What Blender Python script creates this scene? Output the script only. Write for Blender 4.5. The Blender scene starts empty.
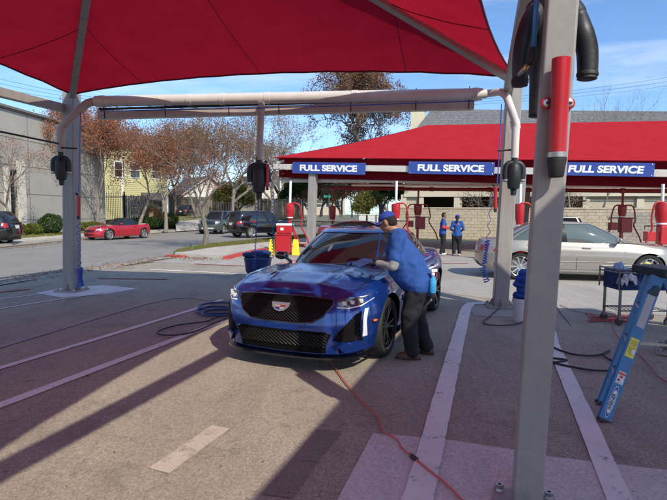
import bpy, bmesh, math, random
from mathutils import Vector, Matrix
from math import sin, cos, pi, radians as R, sqrt, exp
random.seed(7)
S = bpy.context.scene
C = S.collection
# ---------------------------------------------------------------- camera, sky, sun, exposure
CAM_H = 1.65
F = 490.0                       # focal length in pixels of a 667 px wide frame
PITCH, ROLL = R(4.28), R(0.35)
cam_d = bpy.data.cameras.new('camera'); cam = bpy.data.objects.new('camera', cam_d); C.objects.link(cam)
cam_d.sensor_width = 36.0; cam_d.lens = F / 667.0 * 36.0
cam_d.clip_start = 0.05; cam_d.clip_end = 2000
cam_rot = Matrix.Rotation(pi/2 - PITCH, 3, 'X') @ Matrix.Rotation(ROLL, 3, 'Z')
cam.matrix_world = Matrix.Translation((0, 0, CAM_H)) @ cam_rot.to_4x4()
S.camera = cam

SUN_EL = R(40.5)
sun_h = Vector((0.515, -0.857, 0)).normalized()
sun_dir = (sun_h * cos(SUN_EL) + Vector((0, 0, sin(SUN_EL)))).normalized()
w = bpy.data.worlds.new("World"); S.world = w; w.use_nodes = True
nt = w.node_tree; bg = nt.nodes['Background']
sky = nt.nodes.new('ShaderNodeTexSky'); sky.sky_type = 'NISHITA'; sky.sun_disc = False
sky.sun_elevation = SUN_EL; sky.sun_rotation = math.atan2(sun_h.x, sun_h.y)
sky.air_density = 1.0; sky.dust_density = 0.6; sky.ozone_density = 2.2; sky.altitude = 200
tc = nt.nodes.new('ShaderNodeTexCoord')
mp = nt.nodes.new('ShaderNodeMapping'); mp.inputs['Scale'].default_value = (0.9, 1.6, 7.5); mp.inputs['Rotation'].default_value = (0.12, 0.25, 0.4)
nz = nt.nodes.new('ShaderNodeTexNoise'); nz.inputs['Scale'].default_value = 1.35; nz.inputs['Detail'].default_value = 9; nz.inputs['Roughness'].default_value = 0.62; nz.inputs['Distortion'].default_value = 0.25
cr = nt.nodes.new('ShaderNodeValToRGB'); cr.color_ramp.elements[0].position = 0.50; cr.color_ramp.elements[1].position = 0.78
cr.color_ramp.elements[1].color = (0.6, 0.6, 0.6, 1)
mixc = nt.nodes.new('ShaderNodeMixRGB'); mixc.inputs[2].default_value = (5.4, 5.6, 5.9, 1)
nt.links.new(tc.outputs['Generated'], mp.inputs[0]); nt.links.new(mp.outputs[0], nz.inputs['Vector'])
nt.links.new(nz.outputs['Fac'], cr.inputs[0]); nt.links.new(cr.outputs[0], mixc.inputs[0])
tint = nt.nodes.new('ShaderNodeMixRGB'); tint.blend_type = 'MULTIPLY'; tint.inputs[0].default_value = 1.0; tint.inputs[2].default_value = (0.61, 0.755, 0.90, 1); nt.links.new(sky.outputs[0], tint.inputs[1])
nt.links.new(tint.outputs[0], mixc.inputs[1]); nt.links.new(mixc.outputs[0], bg.inputs[0])
bg.inputs['Strength'].default_value = 0.145
sl = bpy.data.lights.new('sun', 'SUN'); sl.energy = 2.9; sl.angle = R(0.53); sl.color = (1.0, 0.90, 0.74)
so = bpy.data.objects.new('sun', sl); C.objects.link(so)
so.rotation_euler = sun_dir.to_track_quat('Z', 'Y').to_euler()
S.view_settings.view_transform = 'Standard'; S.view_settings.look = 'None'
S.view_settings.exposure = 0.70; S.view_settings.gamma = 1.0

# ---------------------------------------------------------------- pixel -> world
def ray(px, py):
    return cam_rot @ Vector(((px - 333.5) / F, -(py - 250.0) / F, -1.0))
def P(px, py, Y):
    d = ray(px, py); return Vector((0, 0, CAM_H)) + d * (Y / d.y)
def G(px, py, z=0.0):
    d = ray(px, py); return Vector((0, 0, CAM_H)) + d * ((z - CAM_H) / d.z)
LEAN = 0.032
def up(b, z):                     # a point z above b along the true plumb line (the lot falls away to the left)
    return Vector((b[0] + LEAN * z, b[1], b[2] + z if len(b) > 2 else z))

# ---------------------------------------------------------------- materials
MATS = {}
def mat(name, col, rough=0.6, metal=0.0, noise=0.0, scale=8.0, bump=0.0, bscale=None, col2=None, spec=None, coat=0.0, emit=None, detail=4, stretch=None, trans=0.0):
    if name in MATS: return MATS[name]
    m = bpy.data.materials.new(name); m.use_nodes = True; n = m.node_tree.nodes; l = m.node_tree.links
    b = n['Principled BSDF']
    b.inputs['Base Color'].default_value = (*col, 1); b.inputs['Roughness'].default_value = rough; b.inputs['Metallic'].default_value = metal
    if spec is not None: b.inputs['Specular IOR Level'].default_value = spec
    if coat: b.inputs['Coat Weight'].default_value = coat; b.inputs['Coat Roughness'].default_value = 0.03
    if emit: b.inputs['Emission Color'].default_value = (*emit[:3], 1); b.inputs['Emission Strength'].default_value = emit[3]
    tcn = n.new('ShaderNodeTexCoord'); vec = tcn.outputs['Object']
    if stretch:
        mpn = n.new('ShaderNodeMapping'); mpn.inputs['Scale'].default_value = stretch; l.new(vec, mpn.inputs[0]); vec = mpn.outputs[0]
    if noise or col2:
        nn = n.new('ShaderNodeTexNoise'); nn.inputs['Scale'].default_value = scale; nn.inputs['Detail'].default_value = detail; nn.inputs['Roughness'].default_value = 0.6
        l.new(vec, nn.inputs['Vector'])
        rmp = n.new('ShaderNodeValToRGB'); e = rmp.color_ramp.elements; e[0].position = 0.33; e[1].position = 0.67
        c2 = col2 if col2 else tuple(min(1, c * (1 + noise)) for c in col)
        c1 = col if col2 else tuple(c * (1 - noise) for c in col)
        e[0].color = (*c1, 1); e[1].color = (*c2, 1)
        l.new(nn.outputs['Fac'], rmp.inputs[0]); l.new(rmp.outputs[0], b.inputs['Base Color'])
    if bump:
        bn = n.new('ShaderNodeTexNoise'); bn.inputs['Scale'].default_value = bscale or scale * 4; bn.inputs['Detail'].default_value = 6; l.new(vec, bn.inputs['Vector'])
        bp = n.new('ShaderNodeBump'); bp.inputs['Strength'].default_value = bump; bp.inputs['Distance'].default_value = 0.02
        l.new(bn.outputs['Fac'], bp.inputs['Height']); l.new(bp.outputs[0], b.inputs['Normal'])
    MATS[name] = m; return m

def ground_mat(name, base, dark, speck=0.25, big=0.35, small=14.0, stain=(0.05, 0.045, 0.04), stain_amt=0.5, rough=0.85, crack=True, bump=0.6):
    m = bpy.data.materials.new(name); m.use_nodes = True; n = m.node_tree.nodes; l = m.node_tree.links; b = n['Principled BSDF']
    b.inputs['Roughness'].default_value = rough
    g = n.new('ShaderNodeNewGeometry'); pos = g.outputs['Position']
    def noise(sc, det=5, ro=0.6, dist=0.0, st=None):
        v = pos
        if st: mm = n.new('ShaderNodeMapping'); mm.inputs['Scale'].default_value = st; mm.inputs['Rotation'].default_value = (0, 0, R(-18)); l.new(v, mm.inputs[0]); v = mm.outputs[0]
        x = n.new('ShaderNodeTexNoise'); x.inputs['Scale'].default_value = sc; x.inputs['Detail'].default_value = det; x.inputs['Roughness'].default_value = ro; x.inputs['Distortion'].default_value = dist
        l.new(v, x.inputs['Vector']); return x.outputs['Fac']
    def ramp(f, p0, p1, c0=(0, 0, 0), c1=(1, 1, 1)):
        r = n.new('ShaderNodeValToRGB'); e = r.color_ramp.elements; e[0].position = p0; e[1].position = p1; e[0].color = (*c0, 1); e[1].color = (*c1, 1); l.new(f, r.inputs[0]); return r.outputs[0]
    def mix(f, a, c, mode='MIX'):
        x = n.new('ShaderNodeMixRGB'); x.blend_type = mode
        for i, v in ((0, f), (1, a), (2, c)):
            if isinstance(v, (int, float)): x.inputs[i].default_value = v
            elif isinstance(v, tuple): x.inputs[i].default_value = (*v, 1)
            else: l.new(v, x.inputs[i])
        return x.outputs[0]
    c = ramp(noise(0.55, 6, 0.62), 0.32, 0.68, dark, base)
    c = mix(min(1, big * 1.5), c, ramp(noise(1.9, 7, 0.72, 0.5, (1.0, 0.22, 1)), 0.36, 0.64, dark, tuple(min(1, x * 1.15) for x in base)))
    v = n.new('ShaderNodeTexVoronoi'); v.inputs['Scale'].default_value = small * 6; l.new(pos, v.inputs['Vector'])
    bw = n.new('ShaderNodeRGBToBW'); l.new(v.outputs['Color'], bw.inputs[0]); c = mix(speck, c, bw.outputs[0], 'OVERLAY')
    c = mix(0.35 * min(1, speck * 3), c, ramp(noise(small * 9, 3, 0.7), 0.38, 0.62, tuple(x * 0.55 for x in base), tuple(min(1, x * 1.35) for x in base)))
    st = ramp(noise(0.9, 9, 0.74, 0.5), 0.54, 0.74)
    sc = n.new('ShaderNodeMath'); sc.operation = 'MULTIPLY'; sc.inputs[1].default_value = stain_amt; l.new(st, sc.inputs[0])
    c = mix(sc.outputs[0], c, stain)
    dr = ramp(noise(4.2, 3, 0.55, 0.3), 0.66, 0.74); sc3 = n.new('ShaderNodeMath'); sc3.operation = 'MULTIPLY'; sc3.inputs[1].default_value = stain_amt * 0.9; l.new(dr, sc3.inputs[0])
    c = mix(sc3.outputs[0], c, stain)
    if crack:
        vc = n.new('ShaderNodeTexVoronoi'); vc.feature = 'DISTANCE_TO_EDGE'; vc.inputs['Scale'].default_value = 0.42
        dn = n.new('ShaderNodeTexNoise'); dn.inputs['Scale'].default_value = 2.2; dn.inputs['Detail'].default_value = 6; l.new(pos, dn.inputs['Vector'])
        mx = n.new('ShaderNodeMixRGB'); mx.inputs[0].default_value = 0.22; l.new(pos, mx.inputs[1]); l.new(dn.outputs['Color'], mx.inputs[2]); 
        sc_ = n.new('ShaderNodeVectorMath'); sc_.operation = 'ADD'; l.new(pos, sc_.inputs[0]); l.new(dn.outputs['Color'], sc_.inputs[1]); l.new(sc_.outputs[0], vc.inputs['Vector'])
        ck = ramp(vc.outputs['Distance'], 0.0, 0.006, (1, 1, 1), (0, 0, 0)); s2 = n.new('ShaderNodeMath'); s2.operation = 'MULTIPLY'; s2.inputs[1].default_value = 0.28; l.new(ck, s2.inputs[0])
        c = mix(s2.outputs[0], c, tuple(x * 0.35 for x in dark))
    l.new(c, b.inputs['Base Color'])
    bp = n.new('ShaderNodeBump'); bp.inputs['Strength'].default_value = bump; bp.inputs['Distance'].default_value = 0.008
    l.new(noise(small * 7, 4, 0.7), bp.inputs['Height']); l.new(bp.outputs[0], b.inputs['Normal'])
    MATS[name] = m; return m

def paint_mat(name, col, under, wear=0.5, rough=0.7):       # worn road paint: colour breaks up into the ground below
    m = ground_mat(name, col, tuple(c * 0.82 for c in col), speck=0.12, big=0.3, stain=tuple(c * 0.55 for c in col), stain_amt=0.35, rough=rough, crack=False)
    n = m.node_tree.nodes; l = m.node_tree.links; b = n['Principled BSDF']
    old = b.inputs['Base Color'].links[0].from_socket
    g = n.new('ShaderNodeNewGeometry')
    x = n.new('ShaderNodeTexNoise'); x.inputs['Scale'].default_value = 9; x.inputs['Detail'].default_value = 9; x.inputs['Roughness'].default_value = 0.75; l.new(g.outputs['Position'], x.inputs['Vector'])
    r = n.new('ShaderNodeValToRGB'); e = r.color_ramp.elements; e[0].position = wear; e[1].position = wear + 0.06; l.new(x.outputs['Fac'], r.inputs[0])
    mx = n.new('ShaderNodeMixRGB'); l.new(r.outputs[0], mx.inputs[0]); l.new(old, mx.inputs[1]); mx.inputs[2].default_value = (*under, 1); l.new(mx.outputs[0], b.inputs['Base Color'])
    return m

def fabric_mat(name, col, tcol, fac=0.45, openness=0.0):
    m = bpy.data.materials.new(name); m.use_nodes = True; n = m.node_tree.nodes; l = m.node_tree.links
    n.remove(n['Principled BSDF']); o = n['Material Output']
    d = n.new('ShaderNodeBsdfDiffuse'); t = n.new('ShaderNodeBsdfTranslucent'); mx = n.new('ShaderNodeMixShader'); mx.inputs[0].default_value = fac
    tcn = n.new('ShaderNodeTexCoord')
    def c_out(c, k):
        x = n.new('ShaderNodeTexNoise'); x.inputs['Scale'].default_value = 2.2; x.inputs['Detail'].default_value = 8; l.new(tcn.outputs['Object'], x.inputs['Vector'])
        r = n.new('ShaderNodeValToRGB'); e = r.color_ramp.elements; e[0].position = 0.3; e[1].position = 0.7
        e[0].color = (*[q * (1 - k) for q in c], 1); e[1].color = (*[min(1, q * (1 + k)) for q in c], 1); l.new(x.outputs['Fac'], r.inputs[0])
        wv = n.new('ShaderNodeTexWave'); wv.inputs['Scale'].default_value = 30; wv.inputs['Distortion'].default_value = 1.2; wv.bands_direction = 'X'; l.new(tcn.outputs['Object'], wv.inputs['Vector'])
        m2 = n.new('ShaderNodeMixRGB'); m2.blend_type = 'MULTIPLY'; m2.inputs[0].default_value = 0.14; l.new(r.outputs[0], m2.inputs[1]); l.new(wv.outputs['Color'], m2.inputs[2])
        return m2.outputs[0]
    l.new(c_out(col, 0.06), d.inputs[0]); l.new(c_out(tcol, 0.10), t.inputs[0])
    l.new(d.outputs[0], mx.inputs[1]); l.new(t.outputs[0], mx.inputs[2])
    tr = n.new('ShaderNodeBsdfTransparent'); tr.inputs[0].default_value = (1, .30, .45, 1); m3 = n.new('ShaderNodeMixShader'); m3.inputs[0].default_value = openness     # light that slips through the open weave
    l.new(mx.outputs[0], m3.inputs[1]); l.new(tr.outputs[0], m3.inputs[2]); l.new(m3.outputs[0], o.inputs[0])
    MATS[name] = m; return m

def leaf_mat(name, c1, c2, tr=0.3):
    m = bpy.data.materials.new(name); m.use_nodes = True; n = m.node_tree.nodes; l = m.node_tree.links
    n.remove(n['Principled BSDF']); o = n['Material Output']
    d = n.new('ShaderNodeBsdfDiffuse'); t = n.new('ShaderNodeBsdfTranslucent'); mx = n.new('ShaderNodeMixShader'); mx.inputs[0].default_value = tr
    g = n.new('ShaderNodeNewGeometry'); x = n.new('ShaderNodeTexWhiteNoise'); x.noise_dimensions = '1D'; l.new(g.outputs['Random Per Island'], x.inputs['W'])
    r = n.new('ShaderNodeValToRGB'); r.color_ramp.elements[0].color = (*c1, 1); r.color_ramp.elements[1].color = (*c2, 1); l.new(x.outputs['Value'], r.inputs[0])
    for q in (d, t): l.new(r.outputs[0], q.inputs[0])
    l.new(d.outputs[0], mx.inputs[1]); l.new(t.outputs[0], mx.inputs[2]); l.new(mx.outputs[0], o.inputs[0])
    MATS[name] = m; return m

# ---------------------------------------------------------------- object helpers
def thing(name, label, cat, loc=(0, 0, 0), rz=0.0, group=None):
    o = bpy.data.objects.new(name, None); C.objects.link(o); o.empty_display_size = 0.2
    o.location = loc; o.rotation_euler = (0, 0, rz); o['label'] = label; o['category'] = cat
    if group: o['group'] = group
    return o
def tag(o, label, cat, group=None):
    o['label'] = label; o['category'] = cat
    if group: o['group'] = group
    return o
def link_mesh(name, me, m, parent=None):
    o = bpy.data.objects.new(name, me); C.objects.link(o)
    if m is not None:
        me.materials.clear(); me.materials.append(m)
    if parent: o.parent = parent
    return o
def frame(z):                                  # orthonormal frame with given z axis
    z = z.normalized(); a = Vector((0, 0, 1)) if abs(z.z) < 0.95 else Vector((1, 0, 0))
    x = a.cross(z).normalized(); y = z.cross(x); return x, y, z
class MB:
    def __init__(s): s.v = []; s.f = []
    def add(s, vs, fs):
        k = len(s.v); s.v += [Vector(q) for q in vs]; s.f += [tuple(i + k for i in f) for f in fs]; return s
    def box(s, c, d, rot=None):
        vs = []
        for sx in (-1, 1):
            for sy in (-1, 1):
                for sz in (-1, 1):
                    q = Vector((sx * d[0] / 2, sy * d[1] / 2, sz * d[2] / 2))
                    if rot is not None: q = rot @ q
                    vs.append(Vector(c) + q)
        return s.add(vs, [(0, 1, 3, 2), (4, 6, 7, 5), (0, 4, 5, 1), (2, 3, 7, 6), (0, 2, 6, 4), (1, 5, 7, 3)])
    def beam(s, a, b, wd, ht, side=None, w2=None, h2=None):          # box from a to b, wd sideways, ht upward
        a = Vector(a); b = Vector(b); z = (b - a).normalized()
        if side is None:
            u = Vector((0, 0, 1)) if abs(z.z) < 0.95 else Vector((0, 1, 0)); x = z.cross(u).normalized()
        else: x = (Vector(side) - z * Vector(side).dot(z)).normalized()
        y = x.cross(z).normalized(); w2 = w2 or wd; h2 = h2 or ht; vs = []
        for p, ww, hh in ((a, wd, ht), (b, w2, h2)):
            for q in ((-1, -1), (1, -1), (1, 1), (-1, 1)): vs.append(p + x * q[0] * ww / 2 + y * q[1] * hh / 2)
        return s.add(vs, [(3, 2, 1, 0), (4, 5, 6, 7), (0, 1, 5, 4), (1, 2, 6, 5), (2, 3, 7, 6), (3, 0, 4, 7)])
    def tube(s, pts, r, n=8, cap=True):
        pts = [Vector(p) for p in pts]; rs = r if isinstance(r, (list, tuple)) else [r] * len(pts)
        k = len(s.v); x = None
        for i, p in enumerate(pts):
            t = (pts[min(i + 1, len(pts) - 1)] - pts[max(i - 1, 0)])
            if t.length < 1e-9: t = Vector((0, 0, 1))
            t.normalize()
            if x is None: x, y, _ = frame(t)
            else:
                x = x - t * x.dot(t)
                if x.length < 1e-6: x, y, _ = frame(t)
                x.normalize(); y = t.cross(x)
            for j in range(n):
                a = 2 * pi * j / n; s.v.append(p + x * cos(a) * rs[i] + y * sin(a) * rs[i])
        for i in range(len(pts) - 1):
            for j in range(n):
                a, b = k + i * n + j, k + i * n + (j + 1) % n; s.f.append((a, b, b + n, a + n))
        if cap:
            s.f.append(tuple(k + j for j in reversed(range(n)))); s.f.append(tuple(k + (len(pts) - 1) * n + j for j in range(n)))
        return s
    def lathe(s, prof, o=(0, 0, 0), axis=(0, 0, 1), n=24, cap=True):        # prof: [(r, h)]
        x, y, z = frame(Vector(axis)); o = Vector(o); k = len(s.v)
        for r, h in prof:
            for j in range(n):
                a = 2 * pi * j / n; s.v.append(o + z * h + (x * cos(a) + y * sin(a)) * r)
        for i in range(len(prof) - 1):
            for j in range(n):
                a, b = k + i * n + j, k + i * n + (j + 1) % n; s.f.append((a, b, b + n, a + n))
        if cap:
            s.f.append(tuple(k + j for j in reversed(range(n)))); s.f.append(tuple(k + (len(prof) - 1) * n + j for j in range(n)))
        return s
    def prism(s, poly, ext):                     # closed 3D polygon extruded along ext
        n = len(poly); ext = Vector(ext); vs = [Vector(p) for p in poly] + [Vector(p) + ext for p in poly]
        return s.add(vs, [tuple(range(n)), tuple(reversed(range(n, 2 * n)))] + [(i, i + n, (i + 1) % n + n, (i + 1) % n) for i in range(n)])
    def sheet(s, poly): return s.add(poly, [tuple(range(len(poly)))])
    def ball(s, c, r, n=10, m=7):
        c = Vector(c); r = Vector(r) if not isinstance(r, (int, float)) else Vector((r, r, r)); k = len(s.v)
        s.v.append(c + Vector((0, 0, -r.z)))
        for i in range(1, m):
            a = -pi / 2 + pi * i / m
            for j in range(n):
                b = 2 * pi * j / n; s.v.append(c + Vector((r.x * cos(a) * cos(b), r.y * cos(a) * sin(b), r.z * sin(a))))
        s.v.append(c + Vector((0, 0, r.z))); T = len(s.v) - 1
        for j in range(n):
            s.f.append((k, k + 1 + (j + 1) % n, k + 1 + j)); s.f.append((T, T - n + j, T - n + (j + 1) % n))
        for i in range(m - 2):
            for j in range(n):
                a, b = k + 1 + i * n + j, k + 1 + i * n + (j + 1) % n; s.f.append((a, b, b + n, a + n))
        return s
    def mesh(s, name, off=None, smooth=False):
        me = bpy.data.meshes.new(name)
        vs = s.v if off is None else [v - off for v in s.v]
        me.from_pydata([tuple(v) for v in vs], [], s.f); me.update()
        if smooth == 'auto':
            try: me.shade_auto_smooth
            except Exception: pass
        if smooth: me.polygons.foreach_set('use_smooth', [True] * len(me.polygons))
        return me
    def build(s, name, m, parent=None, smooth=False, bevel=0.0, world=True, kind=None, label=None, sharp=None):
        off = None
        if parent is not None and world:
            q = parent; off = Vector((0, 0, 0))
            while q: off += q.location; q = q.parent
        me = s.mesh(name, off, bool(smooth) or bevel > 0)
        o = link_mesh(name, me, m, parent)
        if bevel:
            bm = o.modifiers.new('bevel', 'BEVEL'); bm.width = bevel; bm.segments = 2; bm.limit_method = 'ANGLE'; bm.angle_limit = R(40); bm.harden_normals = True
        if smooth == 'auto' or (smooth and sharp):
            b = bmesh.new(); b.from_mesh(me)
            for e in b.edges:
                if len(e.link_faces) == 2 and e.calc_face_angle(0) > R(sharp or 35): e.smooth = False
            b.to_mesh(me); b.free()
        if kind: o['kind'] = kind
        if label: o['label'] = label
        return o
def structure(name, mb, m, **k):
    o = mb.build(name, m, None, **k); o['kind'] = 'structure'; return o
def curve_pts(pts, n=8):                        # Catmull-Rom through points
    pts = [Vector(p) for p in pts]; out = []
    for i in range(len(pts) - 1):
        p0, p1, p2, p3 = pts[max(i - 1, 0)], pts[i], pts[i + 1], pts[min(i + 2, len(pts) - 1)]
        for k in range(n):
            t = k / n; out.append(0.5 * ((2 * p1) + (p2 - p0) * t + (2 * p0 - 5 * p1 + 4 * p2 - p3) * t * t + (3 * p1 - p0 - 3 * p2 + p3) * t ** 3))
    out.append(pts[-1]); return out
def interp(tab, x):
    if x <= tab[0][0]: return tab[0][1]
    for (x0, y0), (x1, y1) in zip(tab, tab[1:]):
        if x <= x1:
            t = (x - x0) / (x1 - x0); t = t * t * (3 - 2 * t) * 0.5 + t * 0.5; return y0 + (y1 - y0) * t
    return tab[-1][1]
def evaluated(o, name):                         # bake modifiers, drop the source object
    dg = bpy.context.evaluated_depsgraph_get(); me = bpy.data.meshes.new_from_object(o.evaluated_get(dg)); me.name = name
    bpy.data.objects.remove(o); return me
def text_mesh(s, size, off=0.0, ext=0.004, shear=0.0, sp=1.0):
    cu = bpy.data.curves.new('lettering', 'FONT'); cu.body = s; cu.size = size; cu.offset = off; cu.extrude = ext; cu.shear = shear
    cu.align_x = 'CENTER'; cu.align_y = 'CENTER'; cu.space_character = sp
    o = bpy.data.objects.new('lettering', cu); C.objects.link(o); me = evaluated(o, 'lettering'); bpy.data.curves.remove(cu); return me
def place_text(me, parent, m, origin, xdir, updir, sx=1.0, name='lettering'):
    x = Vector(xdir).normalized(); u = Vector(updir).normalized(); z = x.cross(u).normalized()
    M = Matrix((x * sx, u, z)).transposed().to_4x4()
    q = parent; off = Vector((0, 0, 0))
    while q: off += q.location; q = q.parent
    me.transform(Matrix.Translation(Vector(origin) - off) @ M); return link_mesh(name, me, m, parent)
# ================================================================ materials used often
M_ASPH = ground_mat('lot_asphalt', (0.385, 0.335, 0.270), (0.215, 0.19, 0.155), stain_amt=0.5, speck=0.55)
M_STREET = ground_mat('street_asphalt', (0.27, 0.255, 0.23), (0.20, 0.19, 0.175), big=0.3, speck=0.12, stain_amt=0.2)
M_CONC = ground_mat('old_concrete', (0.40, 0.37, 0.33), (0.27, 0.25, 0.23), stain_amt=0.25, small=10)
M_WALK = ground_mat('sidewalk_concrete', (0.50, 0.46, 0.40), (0.38, 0.35, 0.31), stain_amt=0.15, speck=0.1)
M_EARTH = ground_mat('dry_lawn_earth', (0.17, 0.15, 0.085), (0.09, 0.09, 0.045), stain_amt=0.4, crack=False)
M_WHITE = paint_mat('worn_white_paint', (0.80, 0.78, 0.76), (0.26, 0.235, 0.21), 0.585)
M_FAINT = paint_mat('faded_paint', (0.36, 0.32, 0.30), (0.22, 0.195, 0.17), 0.55)
M_REDP = paint_mat('worn_red_paint', (0.42, 0.07, 0.06), (0.20, 0.17, 0.15), 0.52)
M_PATCH = paint_mat('pale_patch', (0.56, 0.49, 0.41), (0.36, 0.31, 0.25), 0.52)
M_DPATCH = ground_mat('dark_patch', (0.24, 0.21, 0.175), (0.16, 0.14, 0.12))
M_GREY = mat('taupe_steel_paint', (0.315, 0.295, 0.275), 0.45, noise=0.13, scale=2.2, bump=0.06, stretch=(4, 4, .8), detail=9)
M_POST = ground_mat('grey_post_paint', (.315, .305, .29), (.265, .255, .245), speck=.05, big=.25, small=3, stain=(.13, .10, .08), stain_amt=.32, rough=.42, crack=False, bump=.06)
M_PIPE = mat('white_pvc', (0.64, 0.61, 0.58), 0.35, noise=0.05, scale=5)
M_PIPE2 = mat('taupe_pipe', (0.41, 0.37, 0.345), 0.4, noise=0.08, scale=4)
M_BLACK = mat('black_plastic', (0.016, 0.018, 0.022), 0.48, noise=0.5, scale=7, bump=0.12, bscale=30)
M_RUB = mat('black_rubber', (0.022, 0.022, 0.023), 0.6)
M_STEEL = mat('dull_steel', (0.45, 0.44, 0.42), 0.35, 0.9, noise=0.15, scale=30)
M_CHROME = mat('chrome', (0.75, 0.76, 0.78), 0.12, 1.0)
M_RED = mat('red_vacuum_plastic', (0.44, 0.014, 0.022), 0.3, noise=0.08, scale=5)
M_RED2 = mat('red_powder_steel', (0.40, 0.018, 0.02), 0.35, noise=0.1, scale=6)
M_DRED = mat('shaded_red_pipe', (0.30, 0.03, 0.03), 0.4)  # darker red carrying the shade on pipes and hoses under the long canopy
M_BLUEH = mat('blue_air_hose', (0.03, 0.10, 0.48), 0.35)
M_NAVY = mat('navy_cloth', (0.012, 0.028, 0.12), 0.9, noise=0.4, scale=9, bump=0.4, bscale=25)
M_FAB = fabric_mat('red_shade_fabric', (0.40, 0.016, 0.030), (0.50, 0.014, 0.038), 0.36)
M_FAB2 = fabric_mat('bright_red_fabric', (0.46, 0.028, 0.040), (0.40, 0.012, 0.02), 0.15)
M_SEAM = mat('dark_seam', (0.10, 0.006, 0.012), 0.8)
M_SIGNB = mat('sign_blue', (0.035, 0.075, 0.32), 0.4)
M_LETT = mat('sign_white', (0.85, 0.85, 0.85), 0.5)
M_YEL = mat('caution_yellow', (0.75, 0.58, 0.02), 0.4)

# ================================================================ ground
gmb = MB(); n = 24; ext = 420
gmb.add([(-ext, -40, -0.02), (ext, -40, -0.02), (ext, ext * 1.6, -0.02), (-ext, ext * 1.6, -0.02)], [(0, 1, 2, 3)])
structure('ground', gmb, M_EARTH)
structure('parking_lot', MB().sheet([(-9.5, -14, 0), (60, -14, 0), (60, 30.9, 0), (-2.9, 30.9, 0), (-2.9, 21.6, 0), (-5.2, 17.6, 0), (-6.8, 14.0, 0), (-7.6, 9.5, 0)]), M_ASPH)
far_k = [G(-260, 276), G(0, 248), G(90, 238.5), G(200, 230.5), G(262, 226.5)]
near_k = [G(360, 226), G(330, 233), G(271, 243), G(210, 249), G(172, 254.5), G(130, 263), G(97, 270), G(0, 285), G(-300, 330)]
structure('street', MB().sheet([Vector((p.x, p.y, -0.006)) for p in far_k + near_k]), M_STREET)
def strip(pts, wd, z, name, m, kind='structure'):
    pts = [Vector((p[0], p[1], 0)) for p in pts]; mb = MB(); L = []; Rr = []
    fine = []
    for a_, b_ in zip(pts, pts[1:]):
        k_ = max(1, int((b_ - a_).length / .12)); fine += [a_.lerp(b_, i_ / k_) for i_ in range(k_)]
    fine.append(pts[-1])
    if len(fine) < 900: pts = fine
    for i, p in enumerate(pts):
        t = (pts[min(i + 1, len(pts) - 1)] - pts[max(i - 1, 0)]).normalized(); nrm = Vector((-t.y, t.x, 0)); ww = wd[i] if isinstance(wd, (list, tuple)) else wd
        j1, j2 = random.uniform(.94, 1.03), random.uniform(.94, 1.03); L.append(p + nrm * ww / 2 * j1 + Vector((0, 0, z))); Rr.append(p - nrm * ww / 2 * j2 + Vector((0, 0, z)))
    k = len(L); mb.add(L + Rr, [(i, i + k, i + k + 1, i + 1) for i in range(k - 1)])
    return structure(name, mb, m)
# pale concrete apron between lot and street, gutter line
strip([G(-120, 305), G(0, 283), G(97, 269), G(135, 262), G(170, 257)], 0.55, 0.004, 'gutter', M_CONC)
structure('concrete_slab', MB().sheet([G(373, 433, 0.004), G(450, 440, 0.004), G(510, 449, 0.004), G(546, 456, 0.004), G(667, 470, 0.004), G(1100, 500, 0.004), G(1500, 900, 0.004), G(120, 900, 0.004), G(255, 600, 0.004), G(337, 500, 0.004)]), ground_mat('near_concrete', (0.64, 0.60, 0.58), (0.47, 0.435, 0.42), stain_amt=0.15, small=10))
structure('drive_lane', MB().sheet([G(425, 290, 0.004), G(520, 303, 0.004), G(556, 308, 0.004), G(760, 322, 0.004), G(900, 262, 0.004), G(500, 257, 0.004), G(180, 257, 0.004), G(150, 262, 0.004), G(300, 268, 0.004)]), M_CONC)
def line(pts, wd, m, name='painted_line', z=0.008): return strip([G(*p) for p in pts], wd, z, name, m)
line([(-60, 428.5), (0, 406), (110, 364.3), (219, 323), (262, 306)], 0.125, M_WHITE)
line([(-60, 386.5), (0, 368.5), (98, 339), (196, 309), (222, 300)], 0.105, M_WHITE)
line([(-40, 360), (0, 347), (50, 332), (100, 317), (145, 304), (172, 298.5), (192, 297.5), (213, 301)], 0.13, M_FAINT)
line([(-60, 322), (0, 309), (60, 299.5), (110, 292.5), (122, 289), (116, 286.5), (100, 286)], 0.07, M_WHITE)
line([(-60, 308), (0, 299.5), (40, 294.5), (60, 292.5)], 0.06, M_WHITE)
line([(150, 269.8), (190, 271.5), (245, 274.3), (262, 275)], 0.13, M_WHITE)
line([(98, 278.5), (125, 279), (167, 279.5)], 0.13, M_REDP, z=0.012)
line([(-40, 297), (0, 292.5), (30, 289.5)], 0.11, M_REDP, z=0.012)
line([(195, 264.2), (230, 265.7), (262, 267)], 0.12, M_REDP, z=0.012)
line([(430, 263.5), (452, 263.8), (468, 263.6)], 0.13, M_REDP, z=0.012)
line([(417, 500), (400, 570)], 0.18, M_WHITE, z=0.012); line([(418, 500.5), (434, 437), (450, 371), (466, 309), (471, 304), (492, 303.5)], 0.175, M_WHITE, z=0.013)
line([(547, 318), (553, 345), (584, 417), (619, 500), (650, 570)], 0.15, M_WHITE, z=0.013)
line([(553, 300), (560, 313), (571, 326)], 0.012, mat('tar', (0.02, 0.02, 0.02), 0.9), 'pavement_joint')
structure('column_pad', MB().sheet([G(36, 293, 0.005), G(60, 288.5, 0.005), G(104, 285, 0.005), G(137, 288.5, 0.005), G(108, 293.8, 0.005), G(62, 297.5, 0.005)]), M_WHITE)
structure('column_pad', MB().sheet([G(468, 307, 0.005), G(473, 302, 0.005), G(530, 301, 0.005), G(546, 308, 0.005), G(540, 318, 0.005), G(474, 316, 0.005)]), M_CONC)
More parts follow.
